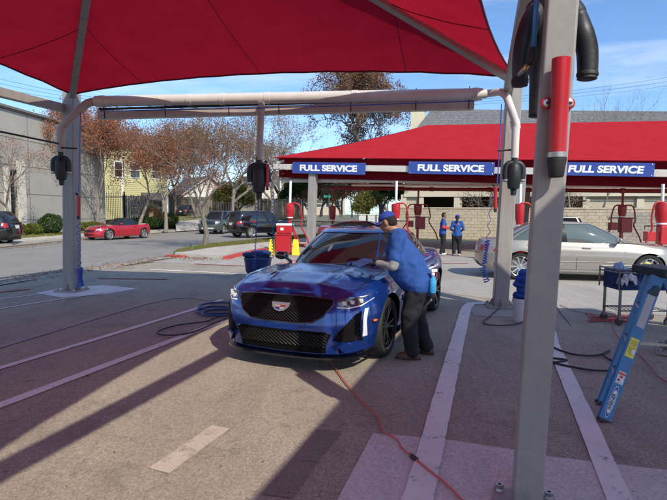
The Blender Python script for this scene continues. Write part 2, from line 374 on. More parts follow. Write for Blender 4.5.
structure('pale_patch', MB().sheet([G(149, 468, 0.006), G(169, 473.5, 0.006), G(230, 428.5, 0.006), G(212, 425, 0.006)]), M_PATCH)
structure('dark_patch', MB().sheet([G(292, 460, 0.006), G(317, 461.5, 0.006), G(342, 431, 0.006), G(315, 429, 0.006)]), M_DPATCH)
structure('faint_patch', MB().sheet([G(262, 494, 0.006), G(292, 498, 0.006), G(317, 462, 0.006), G(291, 460, 0.006)]), M_DPATCH)
# red kerbs, pavement beside the grass island
def kerb(pts, m, h=0.13, wd=0.16, name='kerb'):
    mb = MB()
    for a, b in zip(pts, pts[1:]): mb.beam(Vector((a[0], a[1], h / 2)), Vector((b[0], b[1], h / 2)), wd, h)
    return structure(name, mb, m)
M_KRED = mat('red_kerb_paint', (0.50, 0.06, 0.05), 0.6, noise=0.2, scale=4)
kerb([G(168, 256.5), G(178, 257.2), G(190, 256.4)], M_KRED, 0.06, 0.22, 'red_kerb')
kerb([G(226, 259.5), G(238, 256), G(262, 250.8), G(290, 247.4), G(330, 243)], M_KRED, 0.10, 0.22, 'red_kerb')
def slab(pts, m, name, z0=-0.1, z1=0.12):
    return structure(name, MB().prism([Vector((p[0], p[1], z0)) for p in pts], (0, 0, z1 - z0)), m)
slab([G(175, 256.3), G(180, 252.6), G(212, 247.6), G(273, 242), G(330, 235.5), G(332, 242), G(288, 247), G(262, 250.2), G(236, 255.6), G(224, 259)], M_WALK, 'pavement')
slab([G(173, 255.2), G(176, 253.4), G(210, 247), G(271, 240.8), G(334, 233.5), G(334, 236.5), G(272, 243.6), G(214, 249.8), G(184, 255)], M_EARTH, 'grass_island', -0.1, 0.135)
# far side of the street: pavement, lawns rising to the houses
fk = far_k; mbk = MB()
kerb([G(-260, 275), G(0, 247), G(90, 237.6), G(200, 229.8), G(262, 226)], M_WALK, 0.13, 0.18)
slab([G(-260, 270), G(0, 245.8), G(90, 236.8), G(200, 229.3), G(262, 225.6), G(262, 224.6), G(200, 227.8), G(90, 233.8), G(0, 240.5), G(-260, 257)], M_WALK, 'pavement', -0.1, 0.115)
def terr(y): return 0.1 + 1.15 * max(0, min(1, (y - 36) / 24.0)) if y < 60 else 1.25 + (y - 60) * 0.004
tm = MB(); xs = [-90, -60, -40, -30, -24, -18, -15.8, -14.6, -13, -11, -9, -6]; ys = [20, 26, 30, 34, 38, 42, 46, 50, 55, 60, 75, 110, 200]
edge = [G(-260, 262), G(0, 242.5), G(90, 234.5), G(200, 228.2), G(262, 225)]
def kx(y):
    for a, b in zip(edge, edge[1:]):
        if a.y <= y <= b.y: return a.x + (b.x - a.x) * (y - a.y) / (b.y - a.y)
    return edge[0].x if y < edge[0].y else edge[-1].x
vs = []; rows = []
for y in ys:
    for f in (0, .04, .1, .25, .5, .75, 1): vs.append((kx(y) - f * 70, y, terr(y) + (0.03 if f else 0.0)))
nx = 7; tm.add(vs, [(i * nx + j, i * nx + j + 1, (i + 1) * nx + j + 1, (i + 1) * nx + j) for i in range(len(ys) - 1) for j in range(nx - 1)])
structure('lawn', tm, M_EARTH)
# grass tufts: real blades joined in one uncountable mass
def grass(name, spots, m, hmin=.05, hmax=.12, wd=.012):
    mb = MB()
    for p in spots:
        for k in range(3):
            a = random.uniform(0, 2 * pi); h = random.uniform(hmin, hmax); d = Vector((cos(a), sin(a), 0)); q = Vector(p) + Vector((random.uniform(-.05, .05), random.uniform(-.05, .05), 0))
            mb.add([q - d * wd, q + d * wd, q + Vector((random.uniform(-.03, .03), random.uniform(-.03, .03), h))], [(0, 1, 2)])
    o = mb.build(name, m); o['kind'] = 'stuff'; o['label'] = 'short winter grass patchy green and straw beside the street'; o['category'] = 'grass'; return o
M_GRASS = leaf_mat('grass_blades', (0.13, 0.17, 0.035), (0.30, 0.26, 0.11), 0.3)
def in_poly(x, y, poly):
    c = False
    for i in range(len(poly)):
        a, b = poly[i], poly[i - 1]
        if (a[1] > y) != (b[1] > y) and x < (b[0] - a[0]) * (y - a[1]) / (b[1] - a[1]) + a[0]: c = not c
    return c
isl = [G(175, 255), G(178, 253.4), G(210, 247), G(271, 240.8), G(334, 233.5), G(334, 236.5), G(272, 243.6), G(214, 249.8)]
sp = []
while len(sp) < 7000:
    x, y = random.uniform(-8, 2), random.uniform(15, 40)
    if in_poly(x, y, isl): sp.append((x, y, 0.13))
grass('grass', sp, M_GRASS)
sp = []
for i in range(16000):
    y = random.uniform(23, 58); x = kx(y) - random.uniform(0.1, 9) ; sp.append((x, y, terr(y) + 0.02))
g2 = grass('grass', sp, M_GRASS, .06, .16, .03); g2['label'] = 'patchy lawn grass in front of the houses across the street'
# driveway up to the houses
dv = []
for k_ in range(9):
    y0_ = 20.5 * k_ / 8
    for px_, s_ in ((176 - 4 * k_ / 8, 41.3), (209 - 6 * k_ / 8, 46.8)): y_ = s_ + (60 - s_) * k_ / 8; q_ = P(px_, 212, y_); dv.append((q_.x, y_, terr(y_) + .07 if k_ else .06))
structure('driveway', MB().add(dv, [(2 * i, 2 * i + 1, 2 * i + 3, 2 * i + 2) for i in range(8)]), M_WALK)
# fallen leaves along the gutters
lm = MB()
for i in range(2600):
    t = random.random(); a = random.choice([(G(-20, 251), G(60, 243)), (G(60, 243), G(160, 234.5)), (G(175, 257), G(215, 259)), (G(100, 268), G(175, 256)), (G(-20, 285), G(100, 268))])
    p = a[0].lerp(a[1], t) + Vector((random.gauss(0, .35), random.gauss(0, .5), 0)); p.z = 0.012 + random.random() * .02
    x = Vector((random.uniform(-1, 1), random.uniform(-1, 1), random.uniform(-.2, .2))).normalized() * random.uniform(.02, .045); y = Vector((-x.y, x.x, random.uniform(-.01, .01)))
    lm.add([p - x, p - y * .6, p + x, p + y * .6], [(0, 1, 2, 3)])
M_DEADLEAF = leaf_mat('dead_leaves', (0.20, 0.09, 0.035), (0.36, 0.2, 0.09), 0.2)
o = lm.build('fallen_leaves', M_DEADLEAF); o['kind'] = 'stuff'; o['label'] = 'scattered dry brown leaves lying along the kerbs'; o['category'] = 'leaves'
lm = MB()
for i in range(110):
    p = G(random.uniform(0, 667), random.uniform(270, 500)); p.z = .018
    x = Vector((random.uniform(-1, 1), random.uniform(-1, 1), .1)).normalized() * random.uniform(.004, .013); y = Vector((-x.y, x.x, 0)) * random.uniform(.3, .7)
    lm.add([p - x, p - y, p + x, p + y], [(0, 1, 2, 3)])
o = lm.build('leaf_litter', M_DEADLEAF); o['kind'] = 'stuff'; o['label'] = 'tiny bits of leaf and grit scattered over the parking lot'; o['category'] = 'litter'

# ================================================================ shade canopies (hip sails on four columns)
def canopy(name, label, corners, apex, m_fab, col_h, group, colw=0.25, cols=(0, 1, 2, 3), sag=0.155, beams=((0, 1), (1, 2), (3, 0)), seam=True, bdx=0.0):
    base = (Vector(corners[0]) + Vector(corners[2])) / 2; base.z = 0
    t = thing(name, label, 'canopy', base, 0, group)
    tops = [up(c, col_h) for c in corners]; apex = Vector(apex)
    for i in range(4):
        a, b = tops[i], tops[(i + 1) % 4]; mid = (a + b) / 2; inn = (apex - mid); N = 22; Mr = 14
        def surf(u, v):                       # u along the eave, v towards the apex
            e = a.lerp(b, u) + inn * (sag * 4 * u * (1 - u)) + Vector((0, 0, -0.18 * 4 * u * (1 - u)))
            q = e.lerp(apex, v); q.z -= 0.30 * sin(pi * v) * 0.55 * (0.35 + 0.65 * 4 * u * (1 - u)); k_ = min(u, 1 - u); q.z += .016 * sin(v * 46 + k_ * 30) * exp(-k_ / .05) * min(1, v * 6) + .010 * sin(u * 70) * exp(-v / .07); return q
        vs = [surf(j / N, k / Mr) for k in range(Mr) for j in range(N + 1)]; vs.append(apex)
        fs = [(k * (N + 1) + j, k * (N + 1) + j + 1, (k + 1) * (N + 1) + j + 1, (k + 1) * (N + 1) + j) for k in range(Mr - 1) for j in range(N)]
        fs += [((Mr - 1) * (N + 1) + j, (Mr - 1) * (N + 1) + j + 1, len(vs) - 1) for j in range(N)]
        o = MB().add(vs, fs).build('fabric_panel', m_fab, t, smooth=True)
        MB().tube([surf(j / N, 0) + Vector((0, 0, -.008)) for j in range(N + 1)], 0.016, 6).build('edge_cable', M_SEAM, t)
        if seam:
            for uu in (0.22, 0.5, 0.79):
                pts = []
                vmax = 1 - abs(2 * uu - 1) if uu != 0.5 else 1.0          # seams run square to the eave
                for k in range(15):
                    v = vmax * k / 14 * 0.97; 
                    u = 0.5 + (uu - 0.5) / max(1e-3, (1 - v)); 
                    if 0 <= u <= 1: pts.append(surf(u, v) + Vector((0, 0, -.01)))
                if len(pts) > 1: MB().tube(pts, 0.006, 4).build('seam', M_SEAM, t)
        MB().beam(a + Vector((0, 0, -.08)), apex + Vector((0, 0, -.09)), .115, .13).build('rafter', M_GREY, t, bevel=.008)
    for i in cols:
        b = Vector(corners[i]); q = b; d = (Vector(corners[1]) - Vector(corners[0])).normalized()
        c = MB().beam(Vector((b.x, b.y, .02)), up(b, col_h + .02), colw, colw, side=d).build('column', M_GREY, t, bevel=.02)
        mb = MB(); rot = Matrix.Rotation(math.atan2(d.y, d.x), 3, 'Z'); mb.box(Vector((b.x, b.y, .022)), (colw * 1.9, colw * 1.9, .03), rot)
        mb.build('base_plate', M_GREY, c, bevel=.004)
        for sx in (-1, 1):
            for sy in (-1, 1):
                p = Vector((b.x, b.y, 0)) + rot @ Vector((sx * colw * .78, sy * colw * .78, 0))
                MB().lathe([(.012, .03), (.012, .075), (.026, .075), (.026, .05), (.026, .037)], p, n=6).build('anchor_bolt', M_STEEL, c)
        for sx, sy in ((1, 0), (-1, 0), (0, 1), (0, -1)):
            gm = MB()
            dv = rot @ Vector((sx, sy, 0)); sv = rot @ Vector((-sy, sx, 0)) * .006; q0 = Vector((b.x, b.y, .038)) + dv * colw * .5
            gm.prism([q0 - sv, q0 + dv * colw * .38 - sv, q0 + Vector((0, 0, .14)) - sv], sv * 2); gm.build('gusset', M_GREY, c)
    for i, j in beams:
        MB().beam(tops[i] + Vector((bdx, 0, -.30)), tops[j] + Vector((bdx, 0, -.30)), .14, .16).build('cross_beam', M_GREY, t, bevel=.01)
    return t, tops
cA = G(72, 291); cB = G(500, 307)
cA.z = cB.z = 0
dBC = Vector((-0.29, -0.957, 0)); cC = cB + dBC * 10.45; cD = cA + dBC * 10.45
can1, tops1 = canopy('shade_canopy', 'large red fabric canopy overhead with two grey columns in front of the street', [cA, cB, cC, cD], P(109.5, -173.6, 5.25), M_FAB, 4.03, 'red shade canopies over the wash bays', beams=((1, 2), (3, 0)), bdx=-.12)
E = Vector((4.15, 5.75, 0)); dEF = Vector((.82, -.57, 0)); HH = Vector((.9, -3.5, 0)); FF = E + dEF * 9; GG = HH + dEF * 9
can2, tops2 = canopy('shade_canopy', 'red fabric canopy beyond the right edge shading the ladder and the grey post', [E, FF, GG, HH], (E + GG) / 2 + Vector((0, 0, 5.5)), M_FAB, 4.0, 'red shade canopies over the wash bays', sag=.06, cols=(0, 1, 2))
canopy('shade_canopy', 'red fabric canopy of the next bay behind the photographer', [cD - dBC * .8, cC - dBC * .8 + (cA - cB).normalized() * .55, cC + dBC * 9.5, cD + dBC * 9.5], (cD + cC) / 2 + dBC * 4.2 + Vector((0, 0, 5.2)), M_FAB, 3.65, 'red shade canopies over the wash bays', cols=(2, 3), sag=.02)

# ---- the long full service canopy
uu = Vector((.92, -.392, 0)).normalized(); vv = Vector((.392, .92, 0)).normalized()
A0 = Vector((-3.0, 24.2, 0)); TIL = -0.046
def FSP(a, v, z): return A0 + uu * a + vv * v + Vector((0, 0, z + TIL * a))
fs = thing('long_canopy', 'long bright red hipped canopy carrying the blue service banners', 'canopy', FSP(10, 4, 0).xy.to_3d(), 0, 'red shade canopies over the service lane')
Lc, Wc, ZE, ZR = 23.5, 8.0, 4.36, 6.45
ridge0, ridge1 = 6.7, 17.2
def fpanel(pts, nu, nv, sagz=.12):
    a, b, c, d = [Vector(p) for p in pts]; vs = []; 
    for k in range(nv + 1):
        for j in range(nu + 1):
            p = a.lerp(b, j / nu).lerp(d.lerp(c, j / nu), k / nv); p.z -= sagz * sin(pi * k / nv); vs.append(p)
    return MB().add(vs, [(k * (nu + 1) + j, k * (nu + 1) + j + 1, (k + 1) * (nu + 1) + j + 1, (k + 1) * (nu + 1) + j) for k in range(nv) for j in range(nu)])
r0, r1 = FSP(ridge0, 4, ZR), FSP(ridge1, 4, ZR)
c0, c1, c2, c3 = FSP(0, 0, ZE), FSP(Lc, 0, ZE), FSP(Lc, Wc, ZE), FSP(0, Wc, ZE)
fpanel([c0, c1, r1, r0], 24, 8).build('fabric_panel', M_FAB2, fs, smooth=True)
fpanel([c2, c3, r0, r1], 24, 8).build('fabric_panel', M_FAB2, fs, smooth=True)
fpanel([c3, c0, r0 + Vector((0, 0, .001)), r0], 12, 8, .1).build('fabric_panel', M_FAB2, fs, smooth=True)
fpanel([c1, c2, r1 + Vector((0, 0, .001)), r1], 12, 8, .1).build('fabric_panel', M_FAB2, fs, smooth=True)
M_BEAMW = mat('pale_beam', (0.58, 0.55, 0.50), 0.5, noise=.08, scale=3)
for v in (0.05, Wc - .05): MB().beam(FSP(0.05, v, ZE - .45), FSP(Lc, v, ZE - .45), .18, .26).build('eave_beam', M_BEAMW, fs, bevel=.01)
for a in (0.1, 11.5, Lc - .1): MB().beam(FSP(a, 0.14, ZE - .45), FSP(a, Wc - .14, ZE - .45), .16, .22).build('cross_beam', M_GREY, fs)
for pts in (((.15, .1), (ridge0, 4)), ((.15, Wc - .1), (ridge0, 4)), ((Lc, .1), (ridge1, 4)), ((Lc, Wc - .1), (ridge1, 4))):
    MB().beam(FSP(pts[0][0], pts[0][1], ZE - .25), FSP(pts[1][0], pts[1][1], ZR - .15), .12, .12).build('rafter', M_GREY, fs)
for a in (2.05, 11.3, 20.3):
    for v in (0.05, Wc - .05):
        b = FSP(a, v, 0); z = b.z; b.z = 0
        if a < 3 and v > 1: continue
        MB().beam(b, up(b, ZE - .58 + TIL * a), .36, .30, side=uu).build('column', M_GREY, fs, bevel=.015)
# sheet added behind the banners; the canopy's inner shade is its dark red
mbv = fpanel([FSP(0.2, .28, ZE - .95), FSP(Lc - .2, .28, ZE - .95), FSP(Lc - .2, .24, ZE - .02), FSP(.2, .24, ZE - .02)], 30, 2, 0); mbv.build('inner_sheet', fabric_mat('shaded_inner_red', (0.15, 0.008, 0.014), (.12, .006, .012), .15), fs)
# banners
for k, (xa, xb, lab) in enumerate(((292.5, 365.5, 'blue banner with white lettering nearest the street, left of the worker'), (408.5, 494.5, 'blue banner with white lettering between the worker and the pale column'), (559, 654.5, 'blue banner with white lettering to the right of the near grey post'))):
    def onl(px):
        d = ray(px, 168); q0 = FSP(0, -.14, 0); t = (q0.x * d.y - q0.y * d.x) / (uu.y * d.x - uu.x * d.y); return t
    a, b = onl(xa), onl(xb); zc = ZE - .49; hh = (.53, .52, .50)[k]
    L0, L1 = FSP(a, -.14, zc), FSP(b, -.14, zc); mid = (L0 + L1) / 2
    zlift = P(0, 0, 1)  # noqa
    py = (168.2, 168.1, 169.3)[k]; pxm = (xa + xb) / 2; target = P(pxm, py, mid.y); dz = target.z - mid.z; L0.z += dz; L1.z += dz; mid.z += dz
    s = thing('service_banner', lab, 'sign', mid, 0, 'blue service banners on the red canopy')
    xd = (L1 - L0).normalized(); 
    MB().beam(L0, L1, .02, hh).build('panel', M_SIGNB, s, bevel=.004)
    me = text_mesh('FULL SERVICE', 0.5, off=.022, shear=(0, .04, .12)[k]); wdt = max(v.co.x for v in me.vertices) - min(v.co.x for v in me.vertices); hgt = max(v.co.y for v in me.vertices) - min(v.co.y for v in me.vertices)
    want = (L1 - L0).length * (.785, .775, .80)[k]; sc = want / wdt; hs = hh * .56 / hgt
    cy = (max(v.co.y for v in me.vertices) + min(v.co.y for v in me.vertices)) / 2; cx = (max(v.co.x for v in me.vertices) + min(v.co.x for v in me.vertices)) / 2
    for v in me.vertices: v.co.x = (v.co.x - cx) * sc; v.co.y = (v.co.y - cy) * hs
    nrm = -vv; place_text(me, s, M_LETT, mid + nrm * .018, xd, (0, 0, 1))
    gm = MB()
    for q in (L0, L1):
        for dz2 in (-1, 1): gm.ball(q + (mid - q).normalized() * .08 + nrm * .012 + Vector((0, 0, dz2 * (hh / 2 - .05))), .018, 6, 4)
    gm.build('grommets', M_STEEL, s)
# vacuum pipes under the long canopy
M_WPIPE = mat('white_pipe', (.8, .78, .76), .3)
def pipe_run(px0, y0, px1, y1, v, r, m, lab):
    d0, d1 = ray(px0, y0), ray(px1, y1); out = []
    for d in (d0, d1):
        q0 = FSP(0, v, 0); t = (q0.x * d.y - q0.y * d.x) / (uu.y * d.x - uu.x * d.y); q = q0 + uu * t; out.append(Vector((0, 0, CAM_H)) + d * (q.y / d.y))
    p = thing('vacuum_pipe', lab, 'pipe', out[0])
    L = (out[1] - out[0]).length; k = int(L // 3) + 1
    MB().tube([out[0], out[1]], r, 10).build('pipe', m, p, smooth=True, sharp=40)
    for i in range(1, k): MB().tube([out[0].lerp(out[1], i / k - .006), out[0].lerp(out[1], i / k + .006)], r * 1.22, 10).build('coupling', m, p)
    return out
run1 = pipe_run(283, 180.5, 700, 181.5, .45, .10, M_PIPE2, 'taupe vacuum pipe running under the front edge of the long red canopy')
pipe_run(352, 185, 700, 187.5, 2.2, .06, M_WPIPE, 'thin white pipe running just under the taupe pipe of the long canopy')
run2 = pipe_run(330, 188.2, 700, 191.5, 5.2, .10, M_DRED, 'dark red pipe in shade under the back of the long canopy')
# ================================================================ cars
M_TYRE = mat('tyre_rubber', (0.018, 0.018, 0.018), 0.75, bump=.1, bscale=60)
M_RIM = mat('alloy_silver', (0.55, 0.56, 0.58), 0.28, 0.9)
M_RIMB = mat('alloy_black', (0.02, 0.02, 0.022), 0.22, 0.6, coat=.5)
M_GLASS = mat('dark_car_glass', (0.012, 0.014, 0.016), 0.03, 0.0, spec=0.7, coat=.4)
M_GLASSG = mat('greenish_car_glass', (0.10, 0.13, 0.12), 0.04, 0.0, spec=0.7, coat=.4)
M_TRIM = mat('black_trim', (0.012, 0.012, 0.013), 0.3)
M_LAMP = mat('headlamp_glass', (0.62, 0.64, 0.66), 0.08, 0.5, coat=1)
M_LAMPD = mat('headlamp_dark', (0.06, 0.065, 0.07), 0.1, 0.5, coat=1)
M_TAIL = mat('tail_lamp', (0.35, 0.01, 0.012), 0.12, coat=1)
M_PLATE = mat('number_plate', (0.7, 0.7, 0.68), 0.4)
def wheel(parent, c, side, r, wd, spokes, m_rim, lod):
    w_ = bpy.data.objects.new('wheel', None); C.objects.link(w_); w_.parent = parent; w_.location = c
    ax = (0, side, 0); n = 40 if lod else 20; h = wd / 2; rr = r * .74
    MB().lathe([(rr * .9, -h * .9), (rr, -h), (r * .93, -h), (r, -h * .72), (r, h * .72), (r * .93, h), (rr * 1.04, h * 1.0), (rr, h * .92), (rr * .95, h * .5), (rr * .9, -h * .5)], (0, 0, 0), ax, n, False).build('tyre', M_TYRE, w_, smooth=True, sharp=50, world=False)
    mb = MB(); x, y, z = frame(Vector(ax)); hub = Vector(ax) * h * .62
    mb.lathe([(rr * .99, h * .55), (rr * 1.0, h * .97), (rr * .94, h * .90), (rr * .90, h * .3), (rr * .88, -h * .4)], (0, 0, 0), ax, n, False)
    mb.lathe([(.0, h * .80), (.045, h * .78), (.065, h * .6), (.07, h * .1)], (0, 0, 0), ax, 16, False)
    for k in range(spokes):
        for dd in ((-.11, .11) if spokes <= 7 else (0,)):
            a0 = 2 * pi * k / spokes + dd * .6; a1 = 2 * pi * k / spokes + dd * 1.6
            p0 = hub + (x * cos(a0) + y * sin(a0)) * .045; p1 = Vector(ax) * h * .80 + (x * cos(a1) + y * sin(a1)) * rr * .95
            mb.beam(p0, p1, .030 if spokes <= 7 else .04, .03, side=(x * -sin(a0) + y * cos(a0)), w2=.024 if spokes <= 7 else .035)
    mb.build('rim', m_rim, w_, world=False, bevel=.003 if lod else 0)
    MB().lathe([(rr * .80, -h * .1), (rr * .80, -h * .02), (.05, 0), (.0, 0)], (0, 0, 0), ax, n, False).build('brake_disc', M_STEEL if lod else M_RUB, w_, world=False)
    return w_
DEF = dict(L=4.92, H=1.43, wr=.345, wx=(1.50, -1.45), wt=.24, track=.80, nexp=5.0, bow=.12, bowr=.07,
    zb=[(-2.46, .30), (-1.9, .20), (1.9, .17), (2.46, .16)],
    zs=[(-2.46, .95), (-2.2, 1.0), (-1.4, 1.0), (-.4, .95), (.6, .93), (1.1, .925), (1.8, .87), (2.2, .79), (2.46, .74)],
    af=[(0, 2.36), (.10, 2.46), (.4, 2.45), (.7, 2.41), (.88, 2.35), (.96, 2.30), (1, 2.22)], ar=[(0, -2.36), (.15, -2.45), (.5, -2.44), (.8, -2.42), (1, -2.36)],
    bb=[(0, .84), (.08, .90), (.3, .93), (.58, .94), (.72, .925), (.9, .885), (1, .84)], crown=.045,
    gb=(1.12, -1.95), gr=(.22, -1.05), gw=(.78, .56), gz=.0, sidecut=(.42, .73), bpillar=True, rbulge=.03, gexp=(3.6, 3.2), glass=None, roof=None, spokes=10, rim=None)
def car(label, cat, loc, heading, paint, group=None, lod=1, name='parked_car', **kw):
    p = dict(DEF); p.update(kw)
    t = thing(name, label, cat, loc, heading, group)
    sgn = lambda q: (q > 0) - (q < 0)
    nth = 160 if lod == 2 else (96 if lod else 56); nv = 26 if lod == 2 else (16 if lod else 10)
    def b_at(v): return interp(p['bb'], v)
    def zz(x, v): z0 = interp(p['zb'], x); return z0 + (interp(p['zs'], x) - z0) * v
    def pos(th, v):
        a1, a2, b = interp(p['af'], v), interp(p['ar'], v), b_at(v); e = 2 / p['nexp']
        c, s_ = cos(th), sin(th); xr = abs(c) ** e; y = b * sgn(s_) * abs(s_) ** e
        x = (a1 * xr - p['bow'] * (y / b) ** 2 * xr ** 3) if c >= 0 else (a2 * xr + p['bowr'] * (y / b) ** 2 * xr ** 3)
        z = zz(x, v)
        for wx in p['wx']:                      # wheel arch flare
            y += sgn(y) * .022 * exp(-((x - wx) / .42) ** 2) * exp(-((z - .62) / .28) ** 2)
        y -= sgn(y) * p.get('scallop', .02) * exp(-((x + .1) / 1.0) ** 4) * exp(-((z - .42) / .16) ** 2)
        return Vector((x, y, z))
    def hood(th, s_):                           # s_ 0 at shoulder ring, 1 on the centre line
        q = pos(th, 1.0); r = 1 - s_; e = p['crown']
        x = q.x + (.02 * s_ * sgn(q.x)); y = q.y * r
        z = interp(p['zs'], x) + e * (1 - r ** 2.2)
        if p.get('creases') and x > .6:
            z += .009 * exp(-((abs(y) - (.30 + .14 * (2.3 - x) * .5)) / .05) ** 2) * min(1, (x - .6) / .3) 
            z += .012 * (1 / (1 + exp((abs(y) - (.52 - .0 * x)) / .035))) * min(1, (x - .6) / .3) * max(0, min(1, (2.25 - x) / .2))
        if x > 0: z -= .05 * max(0, (x - interp(p['af'], 1) + .12)) * 2
        return Vector((x, y, z))
    vs = []; fs = []
    for i in range(nv + 1):
        for j in range(nth): vs.append(pos(2 * pi * j / nth, i / nv))
    hn = 26 if lod == 2 else 7
    for i in range(1, hn + 1):
        for j in range(nth): vs.append(hood(2 * pi * j / nth, i / hn * (1 - 1e-4)))
    tot = nv + hn
    for i in range(tot):
        for j in range(nth):
            a, b = i * nth + j, i * nth + (j + 1) % nth; fs.append((a, b, b + nth, a + nth))
    # close the seam on the centre line and the floor
    last = tot * nth
    for j in range(nth // 2): 
        a, b = last + j, last + (j + 1); c, d = last + (nth - j - 1) % nth, last + (nth - j) % nth
        fs.append((a, b, c, d) if d != a else (a, b, c))
    fs.append(tuple(reversed(range(nth))))
    me = MB().add(vs, fs).mesh('body')
    b_ = bmesh.new(); b_.from_mesh(me); bmesh.ops.remove_doubles(b_, verts=b_.verts, dist=.0008); bmesh.ops.recalc_face_normals(b_, faces=b_.faces); b_.to_mesh(me); b_.free()
    body = link_mesh('body', me, None)
    cut = MB(); R_ = p['wr'] * 1.13
    for wx in p['wx']:
        for sd in (-1, 1): cut.lathe([(R_, 0), (R_, .55)], (wx, sd * .55, p['wr'] + .005), (0, sd, 0), 40)
    cme = cut.mesh('cutter'); b_ = bmesh.new(); b_.from_mesh(cme); bmesh.ops.recalc_face_normals(b_, faces=b_.faces); b_.to_mesh(cme); b_.free()
    cme.materials.append(M_TRIM); co = link_mesh('cutter', cme, None); co.data.materials.append(M_TRIM)
    body.data.materials.append(paint); body.data.materials.append(M_TRIM)
    md = body.modifiers.new('arch', 'BOOLEAN'); md.operation = 'DIFFERENCE'; md.object = co; md.solver = 'EXACT'; md.material_mode = 'TRANSFER'
    bme = evaluated(body, 'body'); bpy.data.objects.remove(co)
    b_ = bmesh.new(); b_.from_mesh(bme)
    for f in b_.faces: f.smooth = True
    for e in b_.edges:
        if len(e.link_faces) == 2 and e.calc_face_angle(0) > R(32): e.smooth = False
    b_.to_mesh(bme); b_.free()
    bo = bpy.data.objects.new('body', bme); C.objects.link(bo); bo.parent = t
    # ---- surface helpers for details laid on the shell
    def vof(x, z): z0 = interp(p['zb'], x); return max(0, min(1, (z - z0) / (interp(p['zs'], x) - z0)))
    def FX(y, z):
        x = interp(p['af'], .5)
        for _ in range(4):
            v = vof(x, z); b = b_at(v); q = min(.999, abs(y) / b); xr = (1 - q ** p['nexp']) ** (1 / p['nexp']); x = interp(p['af'], v) * xr - p['bow'] * q * q * xr ** 3
        return x
    def RX(y, z):
        x = interp(p['ar'], .5)
        for _ in range(4):
            v = vof(x, z); b = b_at(v); q = min(.999, abs(y) / b); xr = (1 - q ** p['nexp']) ** (1 / p['nexp']); x = interp(p['ar'], v) * xr + p['bowr'] * q * q * xr ** 3
        return x
    def SY(x, z):
        v = vof(x, z); b = b_at(v); a = interp(p['af'] if x > 0 else p['ar'], v); q = min(.9995, abs(x / a)); y = b * (1 - q ** p['nexp']) ** (1 / p['nexp'])
        for wx in p['wx']: y += .022 * exp(-((x - wx) / .42) ** 2) * exp(-((z - .62) / .28) ** 2)
        return y - p.get('scallop', .02) * exp(-((x + .1) / 1.0) ** 4) * exp(-((z - .42) / .16) ** 2)
    def patch(poly, fn, off, th, sub=3):         # polygon in the view plane pressed onto the shell, with thickness
        b2 = bmesh.new(); vv_ = [b2.verts.new((q[0], q[1], 0)) for q in poly]; f = b2.faces.new(vv_); bmesh.ops.triangulate(b2, faces=[f])
        bmesh.ops.subdivide_edges(b2, edges=b2.edges[:], cuts=sub, use_grid_fill=True)
        mb = MB(); idx = {v: i for i, v in enumerate(b2.verts)}
        front = [fn(v.co.x, v.co.y, off + th) for v in b2.verts]; back = [fn(v.co.x, v.co.y, off - .01) for v in b2.verts]; k = len(front)
        fs_ = [tuple(idx[v] for v in f.verts) for f in b2.faces]; fb = [tuple(i + k for i in reversed(f)) for f in fs_]
        be = [(idx[e.verts[0]], idx[e.verts[1]]) for e in b2.edges if len(e.link_faces) == 1]
        mb.add(front + back, fs_ + fb + [(a, b, b + k, a + k) for a, b in be]); b2.free()
        me2 = mb.mesh('patch'); b3 = bmesh.new(); b3.from_mesh(me2); bmesh.ops.recalc_face_normals(b3, faces=b3.faces)
        for f in b3.faces: f.smooth = True
        for e in b3.edges:
            if len(e.link_faces) == 2 and e.calc_face_angle(0) > R(40): e.smooth = False
        b3.to_mesh(me2); b3.free(); return me2
    fr = lambda y, z, o: Vector((FX(y, z) + o, y, z))
    rr = lambda y, z, o: Vector((RX(y, z) - o, y, z))
    def sd(s): return lambda x, z, o: Vector((x, s * (SY(x, z) + o), z))
    def addp(name, poly, fn, off, th, m, sub=3, parent=None): return link_mesh(name, patch(poly, fn, off, th, sub), m, parent or t)
    def stroke(pts, fn, off, wd, name, m, parent=None, close=False):
        q = [fn(a, b, off) for a, b in pts]
        if close: q.append(q[0])
        return MB().tube(q, wd, 6).build(name, m, parent or t, world=False, smooth=True)
    t_api = dict(fr=fr, rr=rr, sd=sd, addp=addp, stroke=stroke, t=t, FX=FX, SY=SY, RX=RX, hood=hood, p=p, body=bo)
    # ---- greenhouse
    if p.get('greenhouse', True):
        GN = 144 if lod == 2 else (96 if lod else 64); GS = 12 if lod else 8; gb, gr, gw = p['gb'], p['gr'], p['gw']
        def ghp(th, s_, o=0.0):
            xb = (gb[0] + gb[1]) / 2, (gb[0] - gb[1]) / 2; xr_ = (gr[0] + gr[1]) / 2, (gr[0] - gr[1]) / 2
            e0, e1 = 2 / p['gexp'][0], 2 / p['gexp'][1]; c, q = cos(th), sin(th)
            B0 = Vector((xb[0] + xb[1] * sgn(c) * abs(c) ** e0, gw[0] * sgn(q) * abs(q) ** e0, 0)); B0.z = interp(p['zs'], B0.x) - .03 + p['gz']
            B1 = Vector((xr_[0] + xr_[1] * sgn(c) * abs(c) ** e1, gw[1] * sgn(q) * abs(q) ** e1, p['H'] - p['rbulge'] - .012 * abs(c)))
            B0.z += (p['crown'] - .01) * max(0, 1 - abs(B0.y / gw[0]) ** 2)
            w_ = B0.lerp(B1, s_); out = Vector((c, q, .35)).normalized(); w_ += out * (.045 * sin(pi * s_) + o); return w_
        roofm = p['roof'] or paint; glass = p['glass'] or M_GLASS
